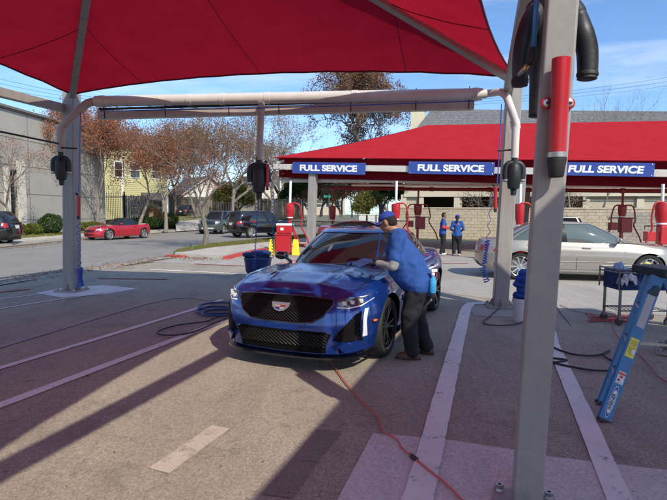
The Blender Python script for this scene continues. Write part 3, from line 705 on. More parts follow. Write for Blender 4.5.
        def cls(deg, s_):
            d = abs(((deg + 180) % 360) - 180)        # 0 front .. 180 rear
            fa, fb_ = p.get('apil', (30, 38)); ra, rb = p.get('cpil', (146, 155)); bp = p.get('bpil', 92)
            if s_ > .90: return 'roof'
            if d < fa: return 'windshield' 
            if d < fb_: return 'roof'
            if d > rb: return 'rear_window'
            if d > ra: return 'roof'
            if p['bpillar'] and abs(d - bp) < 2.4: return 'pillar_trim'
            if p.get('dpil') and abs(d - p['dpil']) < 3: return 'roof'
            return 'side_window'
        groups = {}
        for i in range(GS):
            for j in range(GN):
                dg_ = 360 * (j + .5) / GN; k = cls(dg_, (i + .5) / GS)
                if k == 'pillar_trim': k = ('pillar_trim', dg_ < 180); o = .003
                if k == 'side_window': k = ('side_window', dg_ < 180, abs(((dg_ + 180) % 360) - 180) < p.get('bpil', 92))
                o = .012 if k == 'roof' else 0.0
                groups.setdefault(k, []).append([ghp(2 * pi * jj / GN, ii / GS, o) for jj, ii in ((j, i), (j + 1, i), (j + 1, i + 1), (j, i + 1))])
        for k, quads in groups.items():
            mb = MB()
            for q in quads: mb.add(q, [(0, 1, 2, 3)])
            nm = k if isinstance(k, str) else k[0]
            if nm == 'roof':
                for i in range(6):
                    for j in range(GN):
                        def rp(jj, ii):
                            e = ghp(2 * pi * jj / GN, 1, .012); r = 1 - ii / 6; cx = (gr[0] + gr[1]) / 2
                            return Vector((cx + (e.x - cx) * r, e.y * r, e.z + p['rbulge'] * (1 - r * r)))
                        mb.add([rp(j, i), rp(j + 1, i), rp(j + 1, i + 1), rp(j, i + 1)], [(0, 1, 2, 3)])
            me = mb.mesh(nm); b2 = bmesh.new(); b2.from_mesh(me); bmesh.ops.remove_doubles(b2, verts=b2.verts, dist=.0005); bmesh.ops.dissolve_degenerate(b2, edges=b2.edges, dist=.0002); bmesh.ops.recalc_face_normals(b2, faces=b2.faces)
            zc = sum((f.normal.z for f in b2.faces)) 
            if zc < 0: bmesh.ops.reverse_faces(b2, faces=b2.faces)
            for f in b2.faces: f.smooth = True
            b2.to_mesh(me); b2.free()
            link_mesh(nm, me, {'roof': roofm, 'pillar_trim': M_TRIM}.get(nm, glass), t)
        belt = [ghp(2 * pi * j / GN, .035, .012) for j in range(GN + 1) if 30 < abs(((360 * j / GN + 180) % 360) - 180) < 155]
        h1 = [q for q in belt if q.y > 0]; h2 = [q for q in belt if q.y < 0]
        for h_ in (h1, h2): MB().tube(h_, .010, 6).build('window_trim', p.get('belt', M_TRIM), t, world=False, smooth=True)
        t_api['ghp'] = ghp
    # ---- wheels
    for wx in p['wx']:
        for s in (-1, 1): wheel(t, (wx, s * p['track'], p['wr']), s, p['wr'], p['wt'], p['spokes'], p['rim'] or M_RIM, lod)
    # ---- doors, handles, mirrors
    if p.get('doors', True):
        x0, x1, xm = p.get('doorx', (.95, -1.15, -.08)); zt = interp(p['zs'], 0) - .015; zb_ = .30
        for s in (-1, 1):
            stroke([(x0, zt), (x0 + .03, .75), (x0 - .02, .45), (x0 - .05, zb_)], sd(s), .0005, .0045, 'door_seam', M_TRIM)
            stroke([(xm, zt), (xm, .6), (xm + .01, zb_)], sd(s), .0005, .0045, 'door_seam', M_TRIM)
            if x1 is not None: stroke([(x1 - .1, zt), (x1 - .08, .8), (x1 + .1, .55), (x1 + .12, zb_)], sd(s), .0005, .0045, 'door_seam', M_TRIM)
            stroke([(x0 - .05, zb_), (xm, zb_), (x1 + .12 if x1 is not None else xm, zb_)], sd(s), .0005, .0045, 'door_seam', M_TRIM)
            for hx in ([xm + .22] + ([x1 + .10] if x1 is not None else [])):
                q0, q1 = sd(s)(hx - .10, zt - .10, .022), sd(s)(hx + .10, zt - .11, .022)
                MB().beam(q0, q1, .018, .03).build('door_handle', p.get('handle', paint), t, world=False, bevel=.006)
    mx = p.get('mirrorx', gbx_default(p))
    for s in (-1, 1):
        c = Vector((mx, s * (p['gw'][0] + p.get('mirrorgap', .155)), interp(p['zs'], mx) + .10))
        mb = MB().ball(c, (.055, .100, .060), 14, 10); mo = mb.build('mirror', p.get('mirror', paint), t, world=False, smooth=True)
        MB().beam(c + Vector((0, -s * .08, -.03)), c + Vector((.02, -s * .17, -.08)), .045, .025).build('mirror_arm', M_TRIM, mo, world=False)
        MB().box(c + Vector((-.068, 0, .003)), (.02, .16, .095)).build('mirror_glass', M_CHROME, mo, world=False, bevel=.005)
    # ---- generic lamps, grille, plate
    if not p.get('hero'):
        zf = interp(p['zs'], 2.3) - .06; fy = b_at(.8)
        hl = p.get('headlamp', [(.50, zf - .14), (.52, zf - .02), (fy - .04, zf + .02), (fy - .015, zf - .06), (fy - .04, zf - .15)])
        for s in (-1, 1): addp('headlight', [(s * a, b) for a, b in hl][::s], fr, 0, .012, M_LAMP)
        g_ = p.get('grille', [(-.40, zf - .17), (.40, zf - .17), (.46, zf - .02), (-.46, zf - .02)]); addp('grille', g_, fr, 0, .008, M_TRIM)
        addp('lower_grille', [(-.62, .26), (.62, .26), (.58, .40), (-.58, .40)], fr, 0, .008, M_TRIM)
        zr = interp(p['zs'], -2.3) - .10
        tl = p.get('tail', [(.50, zr - .16), (.50, zr), (fy + .0, zr + .02), (fy + .012, zr - .14)])
        for s in (-1, 1): addp('tail_light', [(s * a, b) for a, b in tl][::s], rr, 0, .015, M_TAIL)
        pz = p.get('platez', zr - .12); addp('number_plate', [(-.15, pz - .08), (.15, pz - .08), (.15, pz + .08), (-.15, pz + .08)], rr, .002, .012, M_PLATE, 1)
        addp('rear_bumper', [(-.80, .30), (.80, .30), (.82, .42), (-.82, .42)], rr, 0, .02, p.get('bumper', M_TRIM))
    return t_api
def gbx_default(p): return p['gb'][0] - .48
# ================================================================ the blue sports sedan being dried
M_BLUEP = mat('metallic_blue_paint', (0.009, 0.048, 0.27), 0.26, 0.5, coat=1.0)
M_GLOSSB = mat('gloss_black', (0.006, 0.006, 0.007), 0.08, coat=1)
M_DRL = mat('clear_lamp', (0.85, 0.87, 0.9), 0.1, 0.1, coat=1)
M_MESH = mat('grille_mesh', (0.010, 0.010, 0.011), 0.3)
M_ORANGE = mat('orange_marker', (0.7, 0.16, 0.02), 0.2)
hd = Vector((-.383, -.924, 0)); fa_c = Vector((-.20, 5.93, 0)); hc = fa_c - hd * 1.50
A = car('blue metallic sports sedan with black mesh grille being dried by the worker', 'car', hc, math.atan2(hd.y, hd.x), M_BLUEP, None, 2, 'sports_sedan', hero=True, creases=True,
    zs=[(-2.46, .98), (-2.2, 1.02), (-1.4, 1.0), (-.4, .955), (.6, .95), (1.1, .945), (1.7, .905), (2.1, .845), (2.3, .80), (2.46, .775)],
    af=[(0, 2.35), (.06, 2.43), (.25, 2.44), (.5, 2.44), (.75, 2.42), (.9, 2.385), (.97, 2.34), (1, 2.27)], bow=.15, nexp=6.5, crown=.05,
    bb=[(0, .85), (.06, .90), (.3, .93), (.58, .948), (.72, .935), (.9, .90), (1, .85)],
    gb=(1.22, -2.05), gr=(.30, -.95), gw=(.79, .565), H=1.452, gexp=(3.2, 3.0), wr=.348, wx=(1.50, -1.447), mirror=M_GLOSSB, mirrorgap=.12, wt=.27, track=.785, spokes=5, rim=M_RIMB, handle=M_BLUEP, cpil=(150, 158), apil=(34.5, 38), belt=M_TRIM)
fr, sd_, addp, stroke, t = A['fr'], A['sd'], A['addp'], A['stroke'], A['t']
gtop = [(-.30, .785), (.30, .785), (.545, .765), (.56, .72), (.47, .60), (.36, .535), (.20, .522), (-.20, .522), (-.36, .535), (-.47, .60), (-.56, .72), (-.545, .765)]
M_VOID = mat('grille_void', (.004, .004, .0045), .75, spec=.1)
gt = addp('grille', gtop, fr, 0, .004, M_VOID, 9)
stroke(gtop, fr, .010, .011, 'grille_surround', M_GLOSSB, gt, True)
def inside(poly, x, y): return in_poly(x, y, [Vector(q) for q in poly])
def diamond_mesh(poly, name, parent, st=.044, m=M_MESH, r=.0040):
    mb = MB(); ys = [q[0] for q in poly]; zs = [q[1] for q in poly]; ymin, ymax, zmin, zmax = min(ys), max(ys), min(zs), max(zs)
    for sgn_ in (-1, 1):
        k = -40
        while k < 80:
            c0 = ymin + k * st; run = []; zq = zmin
            while zq <= zmax + .001:
                yq = c0 + sgn_ * (zq - zmin) * 1.45
                if inside(poly, yq, zq): run.append((yq, zq))
                else:
                    if len(run) > 1: mb.tube([fr(a, b, .010) for a, b in run], r, 4)
                    run = []
                zq += .014
            if len(run) > 1: mb.tube([fr(a, b, .010) for a, b in run], r, 4)
            k += 1
    o = mb.build(name, m, parent, world=False); return o
diamond_mesh(gtop, 'mesh', gt)
addp('front_valance', [(-.80, .44), (.80, .44), (.84, .26), (.80, .215), (-.80, .215), (-.84, .26)], fr, 0, .003, M_VOID, 9)
low = [(-.56, .420), (.56, .420), (.50, .285), (-.50, .285)]
lg = addp('lower_grille', low, fr, 0, .007, M_VOID, 9); diamond_mesh(low, 'mesh', lg, .05, r=.004); stroke(low, fr, .006, .008, 'grille_surround', M_GLOSSB, lg, True)
for s in (-1, 1):
    ci = [(s * a, b) for a, b in [(.57, .36), (.77, .615), (.812, .64), (.805, .345), (.72, .33)]][::s]
    c = addp('side_intake', ci, fr, 0, .007, M_VOID, 4); diamond_mesh(ci, 'mesh', c, .035, r=.0035)
    fin = [(s * a, b) for a, b in [(.60, .335), (.66, .35), (.73, .315), (.855, .345), (.86, .235), (.69, .225)]][::s]
    fo = addp('bumper_fin', fin, fr, .006, .035, M_BLUEP, 5)
    bar = [(s * a, b) for a, b in [(.822, .375), (.832, .665), (.854, .665), (.848, .375)]][::s]
    b = addp('running_light', bar, fr, .0, .016, M_DRL, 3)
    hl = [(s * a, b) for a, b in [(.585, .765), (.61, .700), (.70, .690), (.80, .705), (.865, .755), (.885, .808), (.80, .792), (.68, .778)]][::s]
    h = addp('headlight', hl, fr, 0, .006, mat('headlamp_mid', (.09, .095, .10), .10, .4, coat=1), 6)
    stroke([(s * .69, .778), (s * .80, .782), (s * .872, .795)], fr, .011, .006, 'light_strip', M_DRL, h)
    stroke([(s * .60, .69), (s * .70, .681), (s * .80, .696), (s * .868, .75)], fr, .011, .008, 'light_strip', M_DRL, h)
    for k in range(3):
        yq = .66 + k * .065; MB().box(fr(s * yq, .728 + k * .008, .010), (.022, .050, .042)).build('lens', M_DRL, h, world=False, bevel=.008)
    stroke([(1.96, .52), (2.03, .525)], sd_(s), .004, .014, 'side_marker', M_ORANGE)
    stroke([(.92, .885), (.6, .87), (.1, .86)], sd_(s), -.002, .006, 'door_crease', M_BLUEP)
    addp('rocker_panel', [(x, z) for x, z in [(-1.02, .20), (1.05, .19), (1.05, .27), (-1.02, .27)]], sd_(s), 0, .03, M_GLOSSB, 3)
    MB().box(sd_(s)(.98, .62, .004), (.16, .012, .07)).build('fender_vent', M_GLOSSB, t, world=False, bevel=.004)
    addp('tail_light', [(s * a, b) for a, b in [(.62, .82), (.64, .92), (.90, .93), (.92, .62), (.87, .62), (.85, .82)]][::s], A['rr'], 0, .012, M_TAIL)
# splitter
sp_ = MB(); L_ = []; N_ = 24
for k in range(N_ + 1):
    y = -.90 + 1.80 * k / N_; xq = A['FX'](y * .97, .20) + .035; L_.append((xq, y))
vs = [(x, y, .175) for x, y in L_] + [(x - .16, y, .175) for x, y in L_] + [(x, y, .155) for x, y in L_] + [(x - .16, y, .155) for x, y in L_]; k = N_ + 1
fs_ = []
for i in range(N_): fs_ += [(i, i + 1, i + 1 + k, i + k), (i + 2 * k, i + 3 * k, i + 3 * k + 1, i + 2 * k + 1), (i, i + 2 * k, i + 2 * k + 1, i + 1), (i + k, i + k + 1, i + 3 * k + 1, i + 3 * k)]
fs_ += [(0, k, 3 * k, 2 * k), (N_, N_ + 2 * k, N_ + 3 * k, N_ + k)]
sp_.add(vs, fs_).build('splitter', M_GLOSSB, t, world=False)
# crest: a shield with coloured quarters on the grille
em = [(-.12, .722), (.12, .722), (.105, .67), (.06, .635), (0, .622), (-.06, .635), (-.105, .67)]
e_ = addp('crest', [(a * .88, .668 + (b - .668) * .9) for a, b in em], fr, .012, .016, mat('crest_silver', (.42, .42, .44), .3, .7), 2)
quar = [([(-.09, .705), (-.005, .705), (-.005, .675), (-.086, .675)], (0.5, .42, .25)), ([(.005, .705), (.09, .705), (.086, .675), (.005, .675)], (.35, .05, .06)),
        ([(-.084, .668), (-.005, .668), (-.005, .635), (-.055, .645)], (.04, .05, .25)), ([(.005, .668), (.084, .668), (.055, .645), (.005, .635)], (.5, .5, .5))]
for i, (q, c) in enumerate(quar): addp('crest_field', [(a * .72, .668 + (b - .668) * .62) for a, b in q], fr, .028, .004, mat('crest_colour_%d' % i, c, .3, .4), 1, e_)
# hood shut line, cowl, wipers, windscreen pass
hood = A['hood']
def hoodpt(x, y, o=.002):
    e = interp(A['p']['zs'], x); b = .835; r = abs(y) / b; z = e + .05 * (1 - r ** 2.2)
    if x > .6:
        z += .009 * exp(-((abs(y) - (.30 + .14 * (2.3 - x) * .5)) / .05) ** 2) * min(1, (x - .6) / .3) + .012 * (1 / (1 + exp((abs(y) - .52) / .035))) * min(1, (x - .6) / .3) * max(0, min(1, (2.25 - x) / .2))
    z -= .05 * max(0, (x - 2.27 + .12)) * 2
    return Vector((x, y, z + o))
for s in (-1, 1):
    MB().tube([hoodpt(x, s * (.735 + .012 * (2 - x))) for x in [1.12 + .09 * k for k in range(12)]], .0035, 5).build('hood_seam', M_TRIM, t, world=False)
    MB().prism([hoodpt(x, s * y, -.004) for x, y in ((1.80, .25), (1.90, .42), (1.78, .43), (1.68, .26))], (0, 0, .008)).build('hood_vent', M_GLOSSB, t, world=False)
for s, y0, y1 in ((1, .05, .62), (-1, -.35, -.05 - .6)):
    pts = [A['ghp'](math.atan2(y, 1.4), .10 + .03 * k, .02) for k, y in enumerate([y0, (y0 * 2 + y1) / 3, (y0 + 2 * y1) / 3, y1])]
    MB().tube(pts, .008, 5).build('wiper', M_TRIM, t, world=False)
MB().tube([A['ghp'](math.radians(-3), .40 + .05 * k, .006) for k in range(4)], [.012, .022, .022, .01], 5).build('windscreen_sticker', M_PLATE, t, world=False)

# ================================================================ other cars
def hdg(x, y): return math.atan2(y, x)
def suvparams(**k):
    d = dict(H=1.78, wr=.385, wt=.24, track=.83, nexp=6, zb=[(-2.46, .42), (-1.9, .30), (1.9, .28), (2.46, .34)], zs=[(-2.46, 1.12), (-1.4, 1.10), (0, 1.08), (1.1, 1.12), (1.7, 1.10), (2.2, 1.05), (2.46, .98)],
        af=[(0, 2.34), (.1, 2.44), (.5, 2.46), (.85, 2.42), (.95, 2.38), (1, 2.30)], ar=[(0, -2.40), (.15, -2.46), (.6, -2.46), (1, -2.42)], bb=[(0, .88), (.08, .95), (.5, .975), (.8, .965), (1, .90)],
        gb=(1.20, -2.38), gr=(.55, -2.12), gw=(.86, .70), gexp=(4.5, 4.2), cpil=(151, 158), apil=(27, 34), bpil=84, dpil=128, bow=.10, crown=.05, wx=(1.45, -1.42), spokes=6,
        doorx=(.85, -1.15, -.15), tail=[(.66, .88), (.66, 1.10), (.93, 1.10), (.97, .92)], platez=.92)
    d.update(k); return d
M_SILVER = mat('champagne_silver_paint', (0.33, 0.31, 0.275), 0.34, 0.4, coat=1, noise=.05, scale=300)
M_BLKP = mat('black_car_paint', (0.007, 0.007, 0.009), 0.12, coat=1)
M_REDCP = mat('red_car_paint', (0.36, 0.010, 0.022), 0.2, coat=1)
M_GREENP = mat('grey_green_paint', (0.075, 0.095, 0.085), 0.3, .3, coat=.8)
M_WHITEP = mat('white_car_paint', (0.72, 0.73, 0.74), 0.25, coat=1)
M_DARKP = mat('dark_grey_paint', (0.03, 0.032, 0.036), 0.2, coat=1)
M_SOFT = mat('black_soft_top', (0.015, 0.015, 0.018), 0.9)
# silver sedan on the right, rear bumper at px ~487
rb = G(493, 281); rb.z = 0; dS = Vector((.985, -.17, 0)).normalized()
cS = P(487, 284, 12.1); cS.z = 0; cS = cS + dS * 2.46 + Vector((0.03, 1.2, 0))
SV = car('champagne silver sedan parked broadside behind the tool cart', 'car', cS, hdg(dS.x, dS.y), M_SILVER, None, 2, 'sedan_car', H=1.49, crown=.05, bpillar=True, gb=(1.28, -1.95), gr=(.25, -1.05), gw=(.80, .60), glass=M_GLASSG,
    zs=[(-2.46, .93), (-2.2, .99), (-1.4, 1.0), (-.4, .965), (.6, .95), (1.1, .94), (1.8, .89), (2.2, .81), (2.46, .75)], belt=M_CHROME, mirror=M_SILVER, doorx=(.92, -1.20, -.14), dpil=136,
    tail=[(.50, .72), (.50, .88), (.92, .90), (.925, .70)])
for s in (-1, 1): SV['stroke']([(x, .50) for x in (-1.05, -.5, 0, .5, 1.0)], SV['sd'](s), .004, .012, 'side_moulding', M_SILVER)
# white crossover behind it
c_ = P(553, 270, 19.5); c_.z = 0
car('white crossover mostly hidden behind the silver sedan', 'car', c_ + Vector((0.8, 1.5, 0)), hdg(.35, .94), M_WHITEP, None, 1, 'crossover_car', **suvparams(H=1.60, gr=(.4, -1.95), gb=(1.2, -2.38), cpil=(148, 155)))
# red sedan beyond the blue one
c_ = P(366, 240, 24.5); c_.z = 0
car('dark red sedan seen only as a roof beyond the blue sedan', 'car', c_, hdg(.95, -.3), mat('dark_red_paint', (.28, .02, .02), .25, coat=1), None, 1, 'sedan_car', H=1.30)
# black suv at the left edge, rear end showing
c_ = G(14, 249); c_.z = 0
car('black crossover cut off by the left edge of the picture', 'car', G(17, 247.5).xy.to_3d() + Vector((-3.15, .95, 0)), hdg(-.995, -.1), M_BLKP, None, 2, 'crossover_car', **suvparams(H=1.70, gr=(.45, -1.95), gb=(1.2, -2.35)))
# red convertible: nose to the left
cc = G(101.5, 240.5); cc.z = 0
RC = car('red convertible with black soft top parked at the far kerb', 'car', cc + Vector((.1, 2.0, 0)), hdg(-.46, -.89), M_REDCP, None, 2, 'convertible_car', H=1.36, L=4.6, gb=(.72, -1.45), gr=(-.02, -.85), gw=(.74, .52), roof=M_SOFT, cpil=(120, 180), doorx=(.75, -.62, .75), bpillar=False,
    zs=[(-2.46, .90), (-2.1, .95), (-1.2, .93), (-.3, .88), (.7, .90), (1.4, .86), (2.1, .76), (2.46, .68)], nexp=4.2, bow=.25, mirrorx=.55, spokes=5,
    headlamp=[(.50, .60), (.50, .68), (.84, .72), (.90, .64)], belt=M_TRIM)
RC['t'].scale = (.85, .95, .95)
# black explorer-type SUV, rear three quarter
ex = car('black SUV with dark windows beside the tree across the street', 'car', G(243, 238).xy.to_3d() + Vector((.9, 2.0, 0)), hdg(.72, .69), M_BLKP, None, 2, 'suv_car', **suvparams())
ex['addp']('tail_chrome', [(-.62, .96), (.62, .96), (.62, 1.0), (-.62, 1.0)], ex['rr'], .0, .012, M_CHROME, 2)
# grey-green SUV, front view
gs = car('grey green SUV facing the street behind the black one', 'car', G(222, 233.8).xy.to_3d() + Vector((-.6, 1.5, 0)), hdg(-.12, -.99), M_GREENP, None, 2, 'suv_car', **suvparams(H=1.82, grille=[(-.55, .74), (.55, .74), (.58, .98), (-.58, .98)], headlamp=[(.60, .80), (.60, .97), (.93, .98), (.95, .84)]))
gs['addp']('skid_plate', [(-.5, .38), (.5, .38), (.45, .5), (-.45, .5)], gs['fr'], .01, .02, M_WHITEP, 1)
# dark car up the driveway
q = P(184.5, 218.3, 58)
car('dark car parked tail out up the driveway by the wooden fence', 'car', (q.x, q.y + 2, q.z + .06), hdg(.12, .99), M_DARKP, None, 1, 'sedan_car', H=1.55, tail=[(.40, .80), (.40, .92), (.90, .94), (.92, .78)])
# ================================================================ people
def capsules(caps, voxel, smooth=6, disp=0.0, name='body', factor=.5):
    mb = MB()
    for c in caps:
        if c[0] == 'e': mb.ball(c[1], c[2], 16, 10); continue
        a, ra, b, rb_ = c; a = Vector(a); b = Vector(b); mb.ball(a, ra, 14, 8); mb.ball(b, rb_, 14, 8)
        if (b - a).length > 1e-4: mb.tube([a, b], [ra, rb_], 14)
    me = mb.mesh(name); o = link_mesh(name, me, None)
    r = o.modifiers.new('r', 'REMESH'); r.mode = 'VOXEL'; r.voxel_size = voxel; r.use_smooth_shade = True
    s = o.modifiers.new('s', 'SMOOTH'); s.iterations = smooth; s.factor = factor
    if disp:
        tx = bpy.data.textures.new('folds', 'CLOUDS'); tx.noise_scale = .13; tx.noise_depth = 1
        d = o.modifiers.new('d', 'DISPLACE'); d.texture = tx; d.strength = disp; d.mid_level = .5; d.texture_coords = 'GLOBAL'
    return evaluated(o, name)
M_SKIN = mat('skin', (0.36, 0.185, 0.12), 0.5, noise=.08, scale=20)
M_SKIN2 = mat('skin_brown', (0.24, 0.12, 0.075), 0.5)
M_POLO = mat('royal_blue_polo', (0.016, 0.072, 0.29), 0.85, noise=.12, scale=14, bump=.25, bscale=60)
M_PANT = mat('black_jeans', (0.009, 0.010, 0.015), 0.8, noise=.35, scale=12, bump=.3, bscale=50)
M_GREYSL = mat('grey_knit_sleeve', (0.27, 0.27, 0.28), 0.95, noise=.2, scale=40, bump=.4, bscale=120)
M_SHOE = mat('brown_leather', (0.10, 0.045, 0.025), 0.6, noise=.3, scale=20)
M_HAIR = mat('dark_hair', (0.015, 0.012, 0.011), 0.8, noise=.4, scale=80, bump=.5, bscale=150)
M_CAP = mat('blue_cap', (0.018, 0.05, 0.30), 0.85, noise=.1, scale=20)
M_WSHOE = mat('white_sneaker', (0.6, 0.6, 0.6), .6); M_GLOVE = mat('black_glove', (.012, .012, .014), .6)
def hand(parent, wrist, fdir, palmn, m, size=.19, curl=.5, spread=1.0, voxel=.0045):
    f = Vector(fdir).normalized(); n_ = (Vector(palmn) - f * Vector(palmn).dot(f)).normalized(); s_ = f.cross(n_); w0 = Vector(wrist); L = size; caps = []
    caps.append((w0, L * .13, w0 + f * L * .22, L * .15))
    for i, (o, ln) in enumerate(((-.17, .40), (-.06, .45), (.05, .42), (.16, .33))):
        k0 = w0 + f * L * .50 + s_ * o * L * spread; caps.append((w0 + f * L * .12 + s_ * o * L * .6, L * .10, k0, L * .072))
        p = k0; d = f.copy(); 
        for j, q in enumerate((.45, .32, .23)):
            ang = curl * (.35 + .45 * j); d = (f * cos(ang * 1.2) + n_ * sin(ang * 1.2)).normalized(); e = p + d * ln * L * q; caps.append((p, L * (.056 - .006 * j), e, L * (.050 - .006 * j))); p = e
    b = w0 + f * L * .14 - s_ * L * .14; caps.append((b, L * .075, b + f * L * .20 - s_ * L * .14 + n_ * L * .06, L * .06)); c = b + f * L * .20 - s_ * L * .14 + n_ * L * .06
    caps.append((c, L * .06, c + f * L * .19 + n_ * L * .05 + s_ * L * .02, L * .045))
    return link_mesh('hand', capsules(caps, voxel, 2), m, parent)
def person(label, base, face, J, slim=1.0, leg=1.0, sleeve='short', pant=M_PANT, shirt=M_POLO, skin=M_SKIN, shoe=M_SHOE, cap=None, group=None, voxel=.014, forearm=None, hair=True, ponytail=False, belly=.0, gloves=None, cap_m=M_CAP, handcurl=.6, lod=2):
    """J: joints in a local frame (f forward, l left, z up)"""
    base = Vector(base); f = Vector((face[0], face[1], 0)).normalized(); l = Vector((-f.y, f.x, 0))
    t = thing('person', label, 'person', base, 0, group)
    W = {k: f * v[0] + l * v[1] + Vector((0, 0, v[2])) for k, v in J.items()}
    hs = J.get('scale', (1, 0, 0))
    def L3(a, b, t_): return W[a].lerp(W[b], t_)
    hip = (W['hipL'] + W['hipR']) / 2; chest = (W['shL'] + W['shR']) / 2 + Vector((0, 0, -.12)); hc_ = W['head']; hf = (f * J['look'][0] + l * J['look'][1] + Vector((0, 0, J['look'][2]))).normalized()
    hl_ = Vector((0, 0, 1)).cross(hf).normalized(); hu = hf.cross(hl_)
    # body: one continuous figure
    caps = [(hip, .135, L3('hipL', 'shL', .5).lerp(L3('hipR', 'shR', .5), .5), .125), (chest, .13, hip, .13), (W['shL'], .062, W['shR'], .062), (W['neck'], .06, hc_ - hu * .05, .056), (chest, .10, W['neck'], .06)]
    caps += [('e', hc_ + hu * .035 - hf * .01, (.080, .080, .092)), (hc_ - hu * .035 + hf * .022, .062, hc_ - hu * .075 + hf * .045, .038), (hc_ + hf * .085 - hu * .008, .012, hc_ + hf * .098 - hu * .035, .015),
             (hc_ + hl_ * .035 + hf * .055 + hu * .022, .030, hc_ - hl_ * .035 + hf * .055 + hu * .022, .030), (hc_ + hf * .082 - hu * .062 + hl_ * .02, .010, hc_ + hf * .082 - hu * .062 - hl_ * .02, .010)]
    for s in (1, -1): caps.append((hc_ + hl_ * s * .078 + hu * .02, .018, hc_ + hl_ * s * .080 - hu * .018 + hf * .004, .013))
    for s in 'LR':
        caps += [(W['sh' + s], .055, W['el' + s], .042), (W['el' + s], .042, W['wr' + s], .030), (W['hip' + s], .085, W['kn' + s], .055), (W['kn' + s], .052, W['an' + s], .036)]
    bd = link_mesh('body', capsules(caps, voxel * .8, 3), skin, t)
    # eyes
    for s in (1, -1):
        e = MB().ball(hc_ + hl_ * s * .032 + hf * .078 + hu * .012, (.012, .012, .008), 8, 6).build('eye', M_HAIR, bd, world=False, smooth=True)
    # shirt
    mid = hip.lerp(chest, .45); sc = [(chest + Vector((0, 0, -.02)), .165, mid, .16 + belly * .6), (mid + f * belly * .7, .165 + belly * .6, hip + Vector((0, 0, .0)) + f * belly * .2 - f * .02, .17 + belly * .3), (W['shL'], .082, W['shR'], .082), (chest, .15, W['neck'] - Vector((0, 0, .025)), .078), (W['hipL'] + Vector((0, 0, -.0)), .148, W['hipR'] + Vector((0, 0, -.0)), .148), (hip - f * .03, .15, hip - f * .03 - Vector((0, 0, .02)), .15),
              (W['shL'] * .8 + W['shR'] * .2 - Vector((0, 0, .12)), .10, W['shR'] * .8 + W['shL'] * .2 - Vector((0, 0, .12)), .10)]
    for s in 'LR':
        k = 1.0 if sleeve == 'long' else .72; sc.append((W['sh' + s], .080, L3('sh' + s, 'el' + s, k), .068 if k < 1 else .058))
        if sleeve == 'long': sc.append((W['el' + s], .058, L3('el' + s, 'wr' + s, .9), .045))
    sc = [(c_[0], c_[1] * slim, c_[2], c_[3] * slim) for c_ in sc]
    link_mesh('shirt', capsules(sc, voxel * .85, 3, .042 if lod == 2 else 0), shirt, t)
    if forearm:
        for s in 'LR': link_mesh('sleeve', capsules([(L3('sh' + s, 'el' + s, .68), .058, W['el' + s], .056), (W['el' + s], .056, L3('el' + s, 'wr' + s, .95), .041)], voxel * .8, 3, .014), forearm, t)
    pc = [(W['hipL'] + Vector((0, 0, -.04)), .122, W['hipR'] + Vector((0, 0, -.04)), .122), (hip - f * .04 - Vector((0, 0, .06)), .118, hip - f * .04 - Vector((0, 0, .10)), .112)]
    for s in 'LR': pc += [(W['hip' + s], .120, W['kn' + s], .086), (W['kn' + s], .086, L3('kn' + s, 'an' + s, .93), .075)]
    pc = [(c_[0], c_[1] * leg, c_[2], c_[3] * leg) for c_ in pc]
    link_mesh('trousers', capsules(pc, voxel * .85, 3, .045 if lod == 2 else 0), pant, t)
    for s in 'LR':
        a = W['an' + s]; a = Vector((a.x, a.y, 0)); toe = J.get('toe' + s, (1, .1 if s == 'L' else -.1, 0)); tf = (f * toe[0] + l * toe[1]).normalized()
        so_ = link_mesh('shoe', capsules([(a - tf * .06 + Vector((0, 0, .042)), .040, a + tf * .15 + Vector((0, 0, .036)), .034), (a + Vector((0, 0, .075)), .042, a + tf * .08 + Vector((0, 0, .05)), .04), (a - tf * .06 + Vector((0, 0, .03)), .038, a + tf * .12 + Vector((0, 0, .035)), .044)], .009, 3), shoe, t)
        MB().lathe([(.045, 0), (.05, .008), (.05, .02), (.046, .026)], (0, 0, 0), (0, 0, 1), 16)
        px_, _, _ = frame(Vector((0, 0, 1))); so2 = MB(); out = []
        side = Vector((-tf.y, tf.x, 0))
        for k in range(20):
            an = 2 * pi * k / 20; c2, s2 = cos(an), sin(an); out.append(a + tf * (.045 + .145 * c2) + side * s2 * (.043 + .006 * c2) + Vector((0, 0, .001)))
        so2.prism(out, (0, 0, .022)).build('sole', M_RUB, so_, world=False)
    for s in 'LR':
        fd = W['hand' + s + 'd'] if 'hand' + s + 'd' in W else (W['wr' + s] - W['el' + s])
        hand(t, W['wr' + s], fd, (W['palm' + s] if 'palm' + s in W else Vector((0, 0, -1))), gloves or skin, .185, handcurl, 1, .0045 if lod == 2 else .009)
    if hair:
        hcap = [('e', hc_ + hu * .045 - hf * .022, (.086, .086, .086)), ('e', hc_ - hf * .045 + hu * .0, (.070, .070, .075))]
        if ponytail: hcap += [(hc_ - hf * .10 + hu * .02, .030, hc_ - hf * .13 - hu * .10, .032), (hc_ - hf * .13 - hu * .10, .032, hc_ - hf * .12 - hu * .26, .014)]
        ho = capsules(hcap, .009, 2); b2 = bmesh.new(); b2.from_mesh(ho)
        link_mesh('hair', ho, M_HAIR, t); b2.free()
    if cap:
        mb = MB(); N2 = 28; vs = []; R0 = .098
        for i in range(9):
            a = (pi / 2) * i / 8
            for j in range(N2):
                b2 = 2 * pi * j / N2; vs.append(hc_ + hu * (.048 + .085 * sin(a)) + (hf * cos(b2) * 1.05 + hl_ * sin(b2) * .93) * R0 * cos(a) ** .85 - hf * .008)
        mb.add(vs, [(i * N2 + j, i * N2 + (j + 1) % N2, (i + 1) * N2 + (j + 1) % N2, (i + 1) * N2 + j) for i in range(8) for j in range(N2)])
        ob = mb.build('cap', cap_m, t, world=False, smooth=True); sm = ob.modifiers.new('s', 'SOLIDIFY'); sm.thickness = .004
